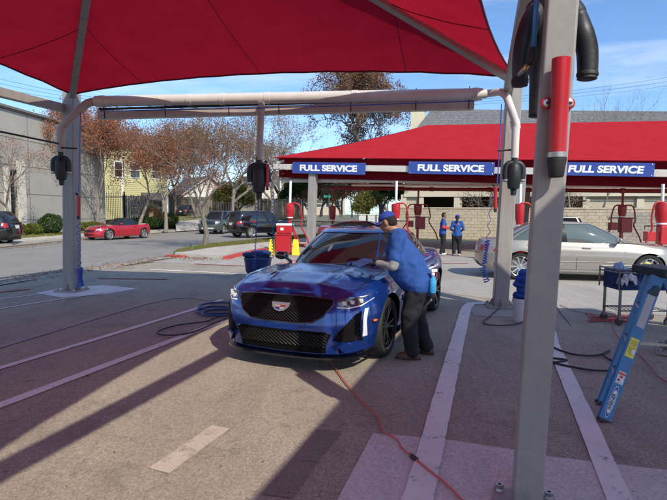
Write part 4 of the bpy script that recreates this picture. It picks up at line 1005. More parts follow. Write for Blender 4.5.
        br = MB(); vs = []; n3 = 14
        for i in range(5):
            for j in range(n3 + 1):
                an = -1.05 + 2.1 * j / n3; rr_ = R0 * .96 + .075 * i / 4 * max(0, cos(an)) ** .35; vs.append(hc_ + hu * (.050 - .022 * (i / 4) - .030 * (sin(an) ** 2)) + (hf * cos(an) * 1.05 + hl_ * sin(an) * .93) * rr_ - hf * .008)
        br.add(vs, [(i * (n3 + 1) + j, i * (n3 + 1) + j + 1, (i + 1) * (n3 + 1) + j + 1, (i + 1) * (n3 + 1) + j) for i in range(4) for j in range(n3)])
        bo_ = br.build('visor', cap_m, ob, world=False, smooth=True); sm = bo_.modifiers.new('s', 'SOLIDIFY'); sm.thickness = .005
        MB().ball(hc_ + hu * .133 - hf * .008, (.008, .008, .005), 8, 5).build('button', cap_m, ob, world=False)
    return t, W
# worker drying the hood: origin on the ground between his feet
wb = Vector((.955, 5.56, 0)); wf = Vector((-.95, .31, 0)).normalized()
JW = dict(hipL=(-.02, .10, .86), hipR=(-.02, -.10, .86), shL=(.20, .185, 1.37), shR=(.22, -.185, 1.38), neck=(.25, 0, 1.45), head=(.345, .01, 1.545), look=(.90, -.08, -.38),
          elL=(.22, .27, 1.07), wrL=(.42, .17, 1.09), elR=(.33, -.25, 1.10), wrR=(.52, -.12, 1.09), knL=(.06, .13, .47), knR=(.01, -.15, .47), anL=(.02, .12, .08), anR=(-.10, -.16, .08), toeL=(1, .12, 0), toeR=(1, -.30, 0),
          handLd=(.9, -.2, -.1), handRd=(.95, .1, -.15), palmL=(0, 0, -1), palmR=(0, 0, -1))
wk, WW = person('man in royal blue polo and cap leaning over the hood with a towel', wb, wf, JW, cap=True, forearm=M_GREYSL, slim=1.04, leg=1.14, belly=.06, gloves=M_GLOVE, handcurl=.35)
# collar + belt
cl = MB().tube([WW['neck'] + Vector((cos(a) * .078, sin(a) * .078, -.01 + .018 * cos(a + .3))) for a in [2 * pi * k / 20 for k in range(21)]], .014, 6).build('collar', M_POLO, wk, world=False, smooth=True)
# towel in his hands, draped on the hood edge
def cloth(name, label, c, size, m, seed=1, h=.05, droop=.0, rz=0, n=26):
    rs = random.Random(seed); ph = [(rs.uniform(8, 26), rs.uniform(8, 26), rs.uniform(0, 6)) for _ in range(5)]; vs = []
    for i in range(n + 1):
        for j in range(n + 1):
            u, v = i / n - .5, j / n - .5; r = sqrt(u * u + v * v); e = 1 + .12 * sin(5 * math.atan2(v, u) + seed)
            z = sum(sin(a * u + b * v + p) for a, b, p in ph) / 5 * h + h * .9 * exp(-r * r * 7) - droop * max(0, r - .25) ** 1.5 * 3
            q = Vector((u * size[0] * e, v * size[1] * e, z)); q.rotate(Matrix.Rotation(rz, 3, 'Z')); vs.append(Vector(c) + q)
    mb = MB().add(vs, [(i * (n + 1) + j, (i + 1) * (n + 1) + j, (i + 1) * (n + 1) + j + 1, i * (n + 1) + j + 1) for i in range(n) for j in range(n)])
    t = mb.build(name, m, None, smooth=True); s = t.modifiers.new('s', 'SOLIDIFY'); s.thickness = .006; tag(t, label, 'towel'); return t
tw = wb + (WW['wrL'] + WW['wrR']) / 2 + wf * .14
cloth('towel', 'dark blue towel bunched under the worker hands on the hood', (tw.x, tw.y, 1.065), (.34, .28), M_NAVY, 3, .045, .02, .4)
# spray bottle clipped on the back pocket
def spray(loc, label, rz=0, liquid=(0.05, .35, .7)):
    t = thing('spray_bottle', label, 'spray bottle', loc, rz, 'spray bottles of blue cleaner')
    MB().lathe([(.0, 0), (.036, 0), (.04, .01), (.04, .12), (.034, .15), (.015, .18), (.014, .2)], n=18).build('bottle', mat('blue_liquid', liquid, .15, coat=.6), t, world=False, smooth=True, sharp=60)
    MB().lathe([(.020, .195), (.020, .22), (.012, .225)], n=14).build('collar', M_LETT, t, world=False)
    MB().box((.015, 0, .245), (.085, .026, .034)).build('spray_head', M_LETT, t, world=False, bevel=.006)
    MB().beam((.035, 0, .235), (.05, 0, .175), .012, .014).build('trigger', M_RED, t, world=False)
    return t
q = wb + WW['hipL'] - wf * .175 + Vector((-.31, -.95, 0)) * .03; spray((q.x, q.y, .78), 'spray bottle of blue liquid hanging from the worker back pocket', .6)
# two attendants in front of the block wall
def standing(label, px, pyf, face, **k):
    b = G(px, pyf); b.z = 0
    J = dict(hipL=(0, .09, .88), hipR=(0, -.09, .88), shL=(.0, .18, 1.40), shR=(0, -.18, 1.40), neck=(.01, 0, 1.47), head=(.03, 0, 1.59), look=(1, 0, -.1), elL=(-.02, .26, 1.12), wrL=(.20, .14, 1.10), elR=(-.02, -.26, 1.12), wrR=(.2, -.14, 1.08),
             knL=(.02, .10, .47), knR=(.02, -.10, .47), anL=(-.02, .11, .08), anR=(.0, -.11, .08))
    J.update(k.pop('J', {})); return person(label, b, face, J, voxel=.016, lod=1, slim=.84, **k)
standing('slim attendant in blue vest with red sleeves standing sideways by the wall', 442.5, 255, (.95, -.1), skin=M_SKIN2, shoe=M_WSHOE, sleeve='short', forearm=mat('red_sleeve', (.55, .03, .03), .85), J=dict(anL=(.04, .11, .08), anR=(-.08, -.12, .08)), group='attendants by the block wall')
standing('attendant with dark ponytail and blue cap seen from behind by the wall', 456.5, 255.5, (.25, .97), skin=M_SKIN2, shoe=M_WSHOE, sleeve='long', cap=True, ponytail=True, group='attendants by the block wall', J=dict(head=(.03, 0, 1.50), neck=(.01, 0, 1.38), shL=(0, .16, 1.32), shR=(0, -.16, 1.32), hipL=(0, .09, .83), hipR=(0, -.09, .83), elL=(-.02, .25, 1.06), wrL=(.17, .16, .98), elR=(-.02, -.25, 1.06), wrR=(.17, -.16, .98)))
# ================================================================ vacuum pipes, heads, hoses
def vpath(name, label, pts, r, m, n=12, group=None, smooth_n=5):
    t = thing(name, label, 'pipe', pts[0], 0, group)
    MB().tube(curve_pts(pts, smooth_n), r, n).build('pipe', m, t, smooth=True, sharp=50); return t
DA, DB_ = 9.75, 8.42
pa, pb = P(96, 101.3, DA + .1), P(482, 94.2, DB_ + .17)
mp_ = thing('overhead_pipe', 'long white vacuum pipe spanning between the two grey columns', 'pipe', pa)
MB().tube([pa.lerp(pb, k / 10) for k in range(11)], .105, 20).build('pipe', M_PIPE, mp_, smooth=True, sharp=50)
for k in (.02, .27, .36, .48, .70, .985):
    c = pa.lerp(pb, k); d = (pb - pa).normalized(); MB().tube([c - d * .05, c + d * .05], .113, 20).build('coupling', M_PIPE, mp_, smooth=True, sharp=50)
el = MB().tube(curve_pts([P(100, 101.2, DA + .2), P(90, 102.5, DA + .05), P(84, 106, DA), P(73, 116, DA - .1), P(64, 124.5, DA - .15), P(61, 130, DA - .15), P(60.5, 152, DA - .15)], 6), .078, 16).build('elbow', M_PIPE2, mp_, smooth=True, sharp=60)
MB().tube([P(61.5, 127, DA - .15), P(60.8, 136, DA - .15)], .088, 16).build('coupling', M_PIPE2, mp_, smooth=True, sharp=60)
er = MB().tube(curve_pts([pb, P(492, 93, DB_ + .05), P(500, 92, DB_ - .1), P(506, 96, DB_ - .25), P(510, 106, DB_ - .35), P(516, 124, DB_ - .35), P(515.6, 132, DB_ - .35), P(514.6, 158, DB_ - .35)], 6), .062, 16).build('elbow', M_PIPE, mp_, smooth=True, sharp=60)
for a, b in (((476, 94.4), (486, 93.6)), ((514.6, 120), (516, 129))): MB().tube([P(*a, DB_ - .2), P(*b, DB_ - .2)], .076, 16).build('coupling', M_PIPE, mp_, smooth=True, sharp=60)
tee = P(261.5, 103, 9.2)
MB().tube([tee, P(259, 160, 9.2)], .062, 14).build('drop_pipe', M_PIPE2, mp_, smooth=True, sharp=60)
MB().tube([P(261, 107, 9.2), P(260.5, 114, 9.2)], .078, 14).build('coupling', M_PIPE2, mp_, smooth=True, sharp=60)
up_ = vpath('riser_pipe', 'upright white pipe beside the top of the pale column', [P(520.5, 16, 8.9), P(516, 60, 8.9), P(511.5, 98, 8.9)], .058, M_PIPE)
# hanging tray below the pipe
ta, tb = P(100, 115.5, DA + .2), P(474, 105, DB_ + .25)
tr = thing('hanging_tray', 'long taupe trough hanging under the white overhead pipe', 'trough', ta)
MB().beam(ta, tb, .16, .150).build('trough', M_PIPE2, tr, bevel=.008)
MB().beam(ta + Vector((0, -.02, .12)), tb + Vector((0, -.02, .115)), .05, .04).build('rail', M_RUB, tr)
for k in (.02, .2, .38, .515, .70, .86, .985):
    c = ta.lerp(tb, k); MB().tube([c + Vector((0, -.09, -.08)), c + Vector((0, -.10, .30))], .008, 6).build('hanger', M_RUB, tr)
wire = MB().tube([P(100 + 37.4 * k, 111 - 1.0 * k + (1.3 if 0 < k < 10 else 0) * sin(pi * k / 10), DA - .12 - .128 * k) for k in range(11)], .010, 6).build('air_line', M_BLUEH, None); tag(wire, 'thin blue air line strung along the underside of the overhead pipe', 'hose')
def vac_head(name, label, top, s, group='black vacuum heads under the pipes', rz=0, hang=.62):
    t = thing('vacuum_unit', label, 'vacuum head', top, 0, group); o = Vector(top); ax = (0, 0, -1)
    MB().lathe([(.060 * s, -.02), (.062 * s, .12 * s), (.11 * s, .16 * s), (.135 * s, .22 * s), (.14 * s, .42 * s), (.125 * s, .54 * s), (.11 * s, .64 * s), (.06 * s, .66 * s), (.05 * s, .78 * s)], o, ax, 22).build('body', M_BLACK, t, smooth=True, sharp=45)
    for sd2 in (-1, 1):
        d = Vector((cos(rz) * sd2, sin(rz) * sd2, 0)); q = lambda a, b: o + d * a * s - Vector((0, 0, b * s))
        a_ = MB().tube(curve_pts([q(.03, .14), q(.10, .15), q(.155, .21), q(.17, .34), q(.16, .47)], 5), [.060 * s] * 21, 12).build('arm', M_BLACK, t, smooth=True, sharp=60)
        MB().lathe([(.066 * s, 0), (.068 * s, .03 * s), (.06 * s, .045 * s), (.05 * s, .05 * s)], q(.16, .46), ax, 12).build('cuff', M_STEEL, a_)
    return t
vac_head('vacuum_head', 'black vacuum head clamped to the left grey column', P(60.5, 152, DA - .15), .82, rz=.2)
vac_head('vacuum_head', 'black vacuum head hanging in the middle from the overhead pipe', P(258.8, 158, 9.2), .98, rz=.1)
vac_head('vacuum_head', 'black vacuum head hanging beside the pale sunlit column', P(514.5, 156, DB_ - .35), .82, rz=-.1)
def clampbar(a, b, lab): o = MB().tube([a, b], .018, 6).build('clamp_bar', M_RUB); tag(o, lab, 'bracket')
clampbar(P(58, 147.5, DA - .2), P(77, 148.5, DA - .2), 'short black bracket holding the pipe to the left column')
clampbar(P(498, 150.5, DB_ - .3), P(519, 149.5, DB_ - .3), 'short black bracket holding the pipe to the pale column')
clampbar(P(0, 131.5, 8.2), P(58, 143.5, 9.5), 'dark rod running from the left edge to the left column')
def holder(px, y0, y1, D, lab, r=.030):
    t = thing('hose_holder', lab, 'holder', P(px, y1, D), 0, 'small red hose holders')
    MB().tube([P(px, y0, D), P(px - .2, y1, D)], r, 12).build('tube', M_RED, t, smooth=True, sharp=60)
    MB().tube([P(px - .2, y1, D), P(px - .2, y1 + 3.2, D)], r * .85, 12).build('cap', M_RUB, t, smooth=True, sharp=60)
    MB().tube([P(px - 2.5, y0 - 3, D), P(px - .5, y0 - 1, D)], .022, 8).build('nozzle', M_RUB, t)
    return t
holder(78.5, 196, 216, DA - .32, 'small red hose holder on the left grey column')
holder(267.5, 164, 187, 9.15, 'small red hose holder beside the middle vacuum head')
holder(495.5, 187, 209, DB_ - .3, 'small red hose holder beside the pale sunlit column')
def coil(name, label, a, b, r, turns, wire_r=.009, m=M_BLUEH, sag=0, var=.5, n=14, group='coiled blue air hoses'):
    a = Vector(a); b = Vector(b); x, y, z = frame(b - a); pts = []; N = int(turns * n)
    for k in range(N + 1):
        t_ = k / N; an = 2 * pi * turns * t_; rr_ = r * (1 + var * sin(7 * t_ + 1) * .4); pts.append(a.lerp(b, t_) + (x * cos(an) + y * sin(an)) * rr_)
    o = MB().tube(pts, wire_r, 6).build(name, m, None, smooth=True); return tag(o, label, 'hose', group)
st = MB().tube([P(80.5, 112, DA - .25), P(79.4, 160, DA - .28), P(78.6, 192, DA - .3)], .009, 6).build('air_hose', M_BLUEH); tag(st, 'straight blue air hose running down the left grey column', 'hose')
coil('coiled_hose', 'loose blue coiled hose hanging down the left grey column', P(78.5, 222, DA - .33), P(79.5, 268, DA - .33), .028, 7, .007)
coil('coiled_hose', 'bunched blue hose coil resting at the foot of the left grey column', P(79, 268, DA - .33), P(80.5, 287, DA - .33), .055, 11, .012)
coil('coiled_hose', 'blue coiled hose hanging below the middle vacuum head', P(258, 192, 9.15), P(254, 268, 10.5), .017, 22, .008)
coil('coiled_hose', 'blue coiled hose hanging right of the middle vacuum head', P(273, 192, 9.3), P(272.5, 258, 10.5), .017, 20, .008)
st = MB().tube([P(501.5, 104, DB_ - .3), P(499.5, 150, DB_ - .3), P(497.2, 184, DB_ - .3)], .009, 6).build('air_hose', M_BLUEH); tag(st, 'thin blue air line hanging left of the pale column', 'hose')
coil('coiled_hose', 'stretched blue coiled hose hanging left of the pale column', P(491.5, 192, DB_), P(488, 240, DB_), .022, 4, .006)
coil('coiled_hose', 'tight blue hose coil hanging low left of the pale column', P(487.5, 240, DB_), P(484.5, 264, DB_), .030, 9, .010)
coil('coiled_hose', 'drooping ring of blue hose at the bottom of the hanging coil', P(482, 266, DB_), P(487, 282, DB_), .040, 7, .010)

# ================================================================ near grey post with its vacuum gear
pbse = G(525.6, 511); pbse.z = 0
np_ = thing('vacuum_post', 'slim near grey post standing in front of the lane on the right', 'post', pbse)
dB = Vector((.957, -.29, 0))
def nearx(z): q = up(pbse, z); return q
MB().beam(Vector((pbse.x, pbse.y, .02)), up(pbse, 4.0), .150, .150, side=dB).build('shaft', M_POST, np_, bevel=.014)
rot = Matrix.Rotation(math.atan2(-.29, .957), 3, 'Z')
MB().box(pbse + Vector((0, 0, .012)), (.34, .34, .024), rot).build('base_plate', M_POST, np_, bevel=.004)
for sx in (-1, 1):
    for sy in (-1, 1):
        MB().lathe([(.012, .0), (.012, .06), (.024, .06), (.024, .038), (.028, .024)], pbse + rot @ Vector((sx * .135, sy * .135, 0)), n=6).build('anchor_bolt', M_STEEL, np_)
DN = pbse.y - .075 * 1.25 - .048
hz = thing('hose_holder', 'large glossy red tube holder bolted to the near grey post', 'holder', P(557, 160, DN), 0, 'red hose holders')
tb_ = [P(561.3, 58.5, DN), P(559, 110, DN), P(557, 153, DN)]
mb = MB().tube(tb_, .0435, 28, cap=False); mb.tube(list(reversed(tb_)), .0390, 28, cap=False); mb.build('tube', M_RED, hz, smooth=True)
MB().tube([P(557, 152.5, DN), P(556.8, 158, DN)], .0455, 24).build('band', M_STEEL, hz, smooth=True, sharp=50)
MB().tube([P(556.8, 157.5, DN), P(556.7, 160, DN), P(556.4, 166, DN), P(556, 176, DN), P(556, 177.5, DN)], [.0465, .047, .042, .036, .030], 24).build('boot', M_RUB, hz, smooth=True, sharp=40)
for px, s in ((546.3, -1), (568.7, 1)):
    c = P(px, 103.5, DN + .035); fl = MB().lathe([(.030, 0), (.030, .006), (.026, .009)], c, (-.05, -1, 0), 20).build('flange', M_RED, hz, smooth=True, sharp=40)
    MB().lathe([(.020, .008), (.020, .013), (.010, .017), (.0, .017)], c, (-.05, -1, 0), 18).build('washer', M_STEEL, fl, smooth=True, sharp=40)
    MB().lathe([(.009, .012), (.009, .024), (.0, .026)], c, (-.05, -1, 0), 6).build('bolt', M_RUB, fl)
DV = pbse.y + .36
vb = thing('vacuum_unit', 'big black vacuum head with drooping arms behind the near grey post', 'vacuum head', P(548, 0, DV), 0)
MB().tube(curve_pts([P(551, -55, DV), P(551, -20, DV), P(550, 5, DV), P(546, 35, DV), P(541, 62, DV), P(538, 92, DV), P(536, 117, DV)], 5), [.075] * 5 + [.10] * 5 + [.13, .13, .13, .125, .12, .115, .11, .10, .09, .08, .072, .065, .06, .055, .052, .05, .048, .046, .044, .043, .042], 20).build('body', M_BLACK, vb, smooth=True)
la = MB().tube(curve_pts([P(548, 4, DV), P(537, 12, DV - .04), P(528, 30, DV - .1), P(522, 54, DV - .1), P(520, 80, DV - .1)], 6), [.060] * 12 + [.058 - .0012 * k for k in range(13)], 18).build('arm', M_BLACK, vb, smooth=True)
MB().lathe([(.044, 0), (.048, .01), (.048, .03), (.044, .034), (.044, .045), (.034, .048)], P(520, 78, DV - .1), (0, 0, -1), 18).build('cuff', M_RUB, la, smooth=True, sharp=40)
ra = MB().tube(curve_pts([P(560, 2, DV), P(571, 6, DV), P(578, 16, DV), P(582, 32, DV - .03), P(587, 50, DV - .03), P(587.5, 74, DV - .03)], 6), [.06] * 6 + [.052] * 6 + [.048 + .0022 * k for k in range(7)] + [.062 - .0006 * k for k in range(12)], 18).build('arm', M_BLACK, vb, smooth=True)
MB().lathe([(.056, 0), (.060, .008), (.060, .022), (.054, .026), (.055, .04), (.046, .044)], P(587.5, 72, DV - .03), (-.05, 0, -1), 18).build('cuff', M_RUB, ra, smooth=True, sharp=40)
hb = thing('air_hose', 'straight light blue air hose with brass fitting left of the near post', 'hose', P(534, 50, DV - .25))
MB().tube([P(537.6, -40, DV - .25), P(536.6, 0, DV - .25), P(533.5, 50, DV - .25)], .0125, 10).build('hose', mat('light_blue_hose', (.05, .22, .55), .3), hb, smooth=True)
MB().tube([P(533.6, 48, DV - .25), P(532, 59, DV - .25), P(528.5, 64, DV - .25)], [.019, .021, .017], 10).build('swivel', M_RUB, hb, smooth=True)
MB().tube([P(528.5, 64, DV - .25), P(524, 69, DV - .25), P(521.5, 71.5, DV - .25)], [.013, .016, .012], 8).build('fitting', mat('brass', (.55, .38, .14), .3, .9), hb, smooth=True)
MB().tube([P(522, 71, DV - .25), P(518, 75, DV - .25)], [.014, .010], 8).build('tip', M_STEEL, hb)
# air hose tangles on the pavement
def ground_hose(name, label, pts, r, m, n=8, z=None):
    q = [G(*p, z=r + .012) for p in pts]; o = MB().tube(curve_pts(q, n), r, 6).build(name, m, None, smooth=True); return tag(o, label, 'hose' if 'hose' in name else 'cord')
M_CORD = mat('orange_cord', (.62, .10, .05), .5); M_RCORD = mat('red_cord', (.40, .05, .05), .5)
ground_hose('extension_cord', 'orange extension cord trailing across the pavement from the blue sedan', [(318, 352), (331, 363), (346, 383), (362, 402), (377, 415), (383, 431), (396, 439), (403, 449), (414, 458), (430, 471), (446, 484), (462, 500), (490, 530)], .0065, M_CORD)
pl = thing('cord_plug', 'small dark plug joint in the orange extension cord', 'plug', G(414, 457.5))
MB().tube([G(411.5, 455.5, .018), G(416.5, 460, .018)], [.014, .017], 8).build('socket', M_RUB, pl); MB().tube([G(409.5, 453.8, .016), G(411.6, 455.6, .016)], .010, 8).build('plug', M_CORD, pl)
ground_hose('air_hose', 'thin black hose looped on the ground left of the blue sedan', [(230, 313), (215, 318), (206, 321.5), (192, 323.2), (176, 325.5), (162, 329.5), (157, 333), (163, 335), (180, 334.6), (196, 331), (210, 325), (222, 320), (236, 316)], .010, M_RUB)
for k, (dx, dy, sc) in enumerate(((0, 0, 1), (-2.5, 4, 1.0), (3, 6.2, .92))):
    ground_hose('blue_hose', ('upper loop of thick blue hose coiled left of the blue sedan', 'middle loop of thick blue hose coiled left of the blue sedan', 'lower loop of thick blue hose coiled left of the blue sedan')[k], [(240 + dx, 304 + dy), (222 + dx, 302.5 + dy), (207 + dx, 303.5 + dy), (199 + dx, 306.5 + dy), (203 + dx, 309 + dy), (220 + dx, 309.5 + dy), (236 + dx, 309 + dy)], .019, mat('thick_blue_hose', (.02, .055, .20), .45))
ground_hose('air_hose', 'long black hose lying behind the ladder, upper strand', [(548, 343), (556, 348.5), (572, 354), (590, 355.8), (603, 354), (610, 350.5), (604, 353.5), (607, 358), (615, 362)], .012, M_RUB)
ground_hose('air_hose', 'long black hose lying behind the ladder, lower strand', [(545, 357), (556, 358.5), (567, 360), (558, 362), (553, 362.5), (570, 366.5), (590, 370), (613, 371)], .012, M_RUB)
ground_hose('air_hose', 'black hose curling from the foot of the pale column', [(530, 289), (516, 300), (500, 308), (489, 317), (483, 322), (490, 325), (510, 325), (524, 322)], .010, M_RUB)
ground_hose('red_cord', 'thin red cord running away to the right past the ladder', [(560, 305), (575, 311), (600, 315), (611, 318), (614, 330), (622, 341), (636, 352), (650, 366), (660, 378), (672, 384)], .0055, M_RCORD)
rs = random.Random(4); cx = []
for k in range(26): cx.append((612 + 26 * sin(k * 1.9) + rs.uniform(-4, 4), 318.5 + 4.0 * cos(k * 2.6) + rs.uniform(-1, 1)))
ground_hose('red_cord', 'tangle of thin red cord heaped under the tool cart', cx, .006, M_RCORD, 5)

# ================================================================ bucket, blue tub, cart, ladder
b0 = G(521.5, 321.5); b0.z = 0
bk = thing('bucket', 'white plastic bucket standing at the foot of the pale column', 'bucket', b0)
MB().lathe([(.0, .012), (.118, .012), (.122, 0), (.128, .02), (.142, .30), (.150, .305), (.150, .325), (.142, .33), (.15, .345), (.145, .365), (.135, .365), (.118, .03), (.0, .025)], b0, n=30, cap=False).build('pail', mat('bucket_white', (.68, .68, .7), .4), bk, smooth=True, sharp=35)
MB().tube([b0 + Vector((.15 * cos(a), -.15 * abs(sin(a)) * .4, .34 - .11 * sin(a))) for a in [pi * k / 12 for k in range(13)]], .0035, 5).build('handle', M_STEEL, bk)
tbk = thing('towel_stack', 'dark blue towels heaped on the white bucket behind the near post', 'towels', b0 + Vector((0, 0, .36)))
for k in range(5):
    me = capsules([('e', b0 + Vector((.03 * sin(k * 2), .02 * cos(k * 3), .41 + .085 * k)), (.145 - .012 * k, .13, .07))], .014, 3, .05); link_mesh('towel', me, mat('blue_towel', (.015, .07, .33), .9, noise=.3, scale=12, bump=.4), tbk); me.transform(Matrix.Translation(-tbk.location))
# low blue tub left of the sedan
u0 = P(258, 277, 12.4); u0.z = 0
ub = thing('wheeled_tub', 'dark blue rounded tub on wheels heaped with hose left of the sedan', 'tub', u0)
MB().lathe([(.26, .10), (.31, .18), (.34, .42), (.36, .50), (.34, .52), (.31, .44), (.26, .3), (0, .3)], u0, n=28, cap=False).build('tub', mat('navy_plastic', (.012, .03, .14), .35), ub, smooth=True, sharp=40)
for a in (0.4, 2.0, 3.6, 5.2): MB().lathe([(.05, -.02), (.05, .02)], u0 + Vector((.3 * cos(a), .3 * sin(a), .05)), (1, .3, 0), 14).build('castor', M_RUB, ub)
for k in range(4):
    rr_ = .30 - .05 * k; MB().tube([u0 + Vector((rr_ * cos(a), rr_ * sin(a) * .8, .50 + .05 * k + .02 * sin(3 * a + k))) for a in [2 * pi * j / 24 for j in range(25)]], .028, 8).build('hose_coil', M_NAVY if k % 2 else M_RUB, ub, smooth=True)
me = capsules([('e', u0 + Vector((.1, 0, .62)), (.26, .22, .10)), ('e', u0 + Vector((-.2, .05, .58)), (.2, .2, .08))], .02, 3, .06, 'cloth'); link_mesh('cloth', me, M_NAVY, ub); me.transform(Matrix.Translation(-u0))
# tool cart
ct0 = P(634, 323, 7.45); ct0.z = 0; cw = .84; dx = Vector((1, .02, 0)).normalized(); dy = Vector((-.02, 1, 0))
M_CART = mat('grey_cart_steel', (.16, .16, .16), .45, .6, noise=.2, scale=20)
ct = thing('tool_cart', 'grey wheeled utility cart with a dark blue basket behind the ladder', 'cart', ct0)
def CP(a, b, z): return ct0 + dx * a + dy * b + Vector((0, 0, z))
for a in (-.36, .38):
    for b in (-.2, .2):
        l_ = MB().beam(CP(a, b, .12), CP(a, b, .56), .030, .030).build('leg', M_CART, ct)
        MB().lathe([(.055, -.016), (.055, .016)], CP(a, b, .056), (0, 1, 0), 18).build('wheel', M_RUB, l_); MB().box(CP(a, b, .10), (.05, .05, .04)).build('fork', M_CART, l_)
for z in (.22,):
    for b in (-.2, .2): MB().tube([CP(-.38, b, z), CP(.40, b, z)], .012, 6).build('rail', M_CART, ct)
    for k in range(12): MB().tube([CP(-.36 + .067 * k, -.2, z), CP(-.36 + .067 * k, .2, z)], .005, 4).build('shelf_wire', M_CART, ct)
mb = MB(); zb0, zb1 = .54, .82
for (a0, b0_, a1, b1) in ((-.40, -.24, .42, -.24), (-.40, .24, .42, .24), (-.40, -.24, -.40, .24), (.42, -.24, .42, .24)):
    mb.beam(CP(a0 * .93, b0_ * .93, (zb0 + zb1) / 2), CP(a1 * .93, b1 * .93, (zb0 + zb1) / 2), .012, zb1 - zb0)
mb.box(CP(0, 0, zb0), (.76, .44, .015)); mb.build('basket', M_NAVY, ct)
for z in (.80, .845):
    pr = [CP(-.42, -.26, z), CP(.44, -.26, z), CP(.44, .26, z), CP(-.42, .26, z), CP(-.42, -.26, z)]
    MB().tube(pr, .012, 6).build('rim', M_CART, ct)
for a in (-.42, .44):
    for b in (-.26, .26): MB().tube([CP(a, b, .54), CP(a, b, .85)], .012, 6).build('corner_post', M_CART, ct)
def towel_on(lab, c, size, col, nm, seed, dr): cloth('towel', lab, c, size, mat(nm, col, .9, noise=.25, scale=30, bump=.3), seed, .07, dr)
towel_on('pale yellow cloth draped over the rim of the tool cart', CP(.02, -.15, .86), (.30, .26), (.62, .62, .25), 'yellow_cloth', 5, .08)
towel_on('white rag with red stripes tucked in the left end of the cart', CP(-.28, -.24, .72), (.24, .14), (.55, .52, .58), 'white_rag', 8, .12)
towel_on('pale blue cloth lying at the left rim of the tool cart', CP(-.30, -.05, .85), (.2, .2), (.35, .45, .65), 'paleblue_cloth', 11, .05)
spray(CP(.10, -.31, .58), 'spray bottle of blue liquid hanging on the front of the tool cart', .3)
spray(CP(.28, -.31, .60), 'second spray bottle hanging nearer the ladder on the tool cart', 1.2, (.5, .5, .55))
# stepladder
M_LAD = mat('ladder_blue_fibreglass', (.025, .17, .40), .4, noise=.12, scale=6, bump=.08, bscale=40)
lb0 = G(604, 422); lt0 = P(658.5, 277, 4.05); lb1 = G(601.5, 404.5); lt1 = P(650, 270, 4.42)
ld = thing('stepladder', 'blue fibreglass stepladder with black top cap leaning out of the right edge', 'ladder', lb0)
sv_ = (lb1 - lb0).normalized()
ax_ = (lt0 - lb0).normalized(); wv = Vector((1, 0, 0)) - ax_ * ax_.x; wv.normalize()
def rail(a, b, s_side, name='rail', m=M_LAD, wd=.098):
    mb = MB(); mb.beam(a, b, wd, .006, side=wv); n_ = (b - a).normalized().cross(wv).normalized(); n_ = n_ if n_.y > 0 else -n_
    for sg in (-1, 1): mb.beam(a + wv * sg * (wd / 2 - .003) + n_ * .017 * s_side, b + wv * sg * (wd / 2 - .003) + n_ * .017 * s_side, .006, .030, side=wv)
    o = mb.build(name, m, ld); MB().beam(a - (b - a).normalized() * .003, a + (b - a).normalized() * .022, wd + .008, .05, side=wv).build('foot', M_RUB, o); return o
rail(lb0, lt0, 1); 
c_sv = lb1 + (lt0 - lb0) * .0; far_top = lb1 + (lt0 - lb0)
rail(lb1 + Vector((0.0, .0, 0)), lb1 + (lt0 - lb0) * .99 + Vector((0, 0, 0)), -1, m=M_LAD)
for k in (.28, .52, .76):
    a = lb0.lerp(lt0, k); b = lb1 + (lt0 - lb0) * k; MB().beam(a + Vector((.0, .01, 0)), b, .08, .018, side=(1, 0, 0)).build('step', M_STEEL, ld)
    br_ = MB().beam(a - ax_ * .06 + Vector((0, .01, 0)), a.lerp(b, .4), .01, .02).build('brace', M_STEEL, ld)
tcap = lt0.lerp(lb1 + (lt0 - lb0), .5)
MB().box(tcap + Vector((.06, 0, .03)), (.26, .44, .075), Matrix.Rotation(.03, 3, 'Z')).build('top_cap', M_BLACK, ld, bevel=.012)
# rear legs and spreader, and the pale rod
for a in (lt0, lb1 + (lt0 - lb0)):
    foot = Vector((a.x + .62, a.y + .02, 0)); MB().beam(a + Vector((.10, 0, -.01)), foot, .05, .03, side=(1, 0, 0)).build('rear_leg', M_LAD, ld)
sp0 = lb0.lerp(lt0, .50) + Vector((.0, -.012, 0)); MB().beam(P(637, 343, 3.98), P(690, 347, 4.0), .012, .022).build('spreader_bar', mat('pale_bar', (.45, .43, .36), .4, .4), ld)
# printed labels on the rail: sheets a hair proud of the blue face
nf = ax_.cross(wv).normalized(); nf = nf if nf.y < 0 else -nf
def decal(k, h, wfrac, m, shape='rect', off=.0042, name='label', shift=0, rot_=0):
    c = lb0.lerp(lt0, k) + nf * off + wv * shift; L_ = (lt0 - lb0).length; w2 = .098 * wfrac / 2; pts = []
    u_ = (ax_ * cos(rot_) + wv * sin(rot_)); v_ = (wv * cos(rot_) - ax_ * sin(rot_))
    if shape == 'rect': pts = [c + v_ * a * w2 + u_ * b * h / 2 for a, b in ((-1, -1), (1, -1), (1, 1), (-1, 1))]
    else: pts = [c + v_ * cos(a) * w2 + u_ * sin(a) * h / 2 for a in [2 * pi * j / 32 for j in range(32)]]
    return MB().prism(pts, nf * .0006).build(name, m, ld), c, u_, v_
M_LW = mat('label_white', (.75, .75, .76), .4); M_LY = mat('label_yellow', (.75, .66, .06), .4); M_LB = mat('label_blue', (.01, .03, .38), .4); M_LR = mat('label_red', (.6, .05, .04), .4); M_INK = mat('print_ink', (.03, .03, .04), .5); M_GINK = mat('grey_print', (.35, .35, .37), .5)
decal(.135, .27, .50, M_LW, 'oval', .0042, 'logo_oval'); decal(.135, .255, .44, M_LB, 'oval', .005, 'logo_oval'); _, c, u_, v_ = decal(.135, .20, .36, M_LW, 'oval', .0058, 'logo_oval')
decal(.135, .165, .30, M_LW, 'rect', .0062, 'logo_band')
me = text_mesh('WERNER', .034, off=.0012, ext=.0004, sp=1.0); place_text(me, ld, M_INK, c + nf * .0016, u_, -v_)
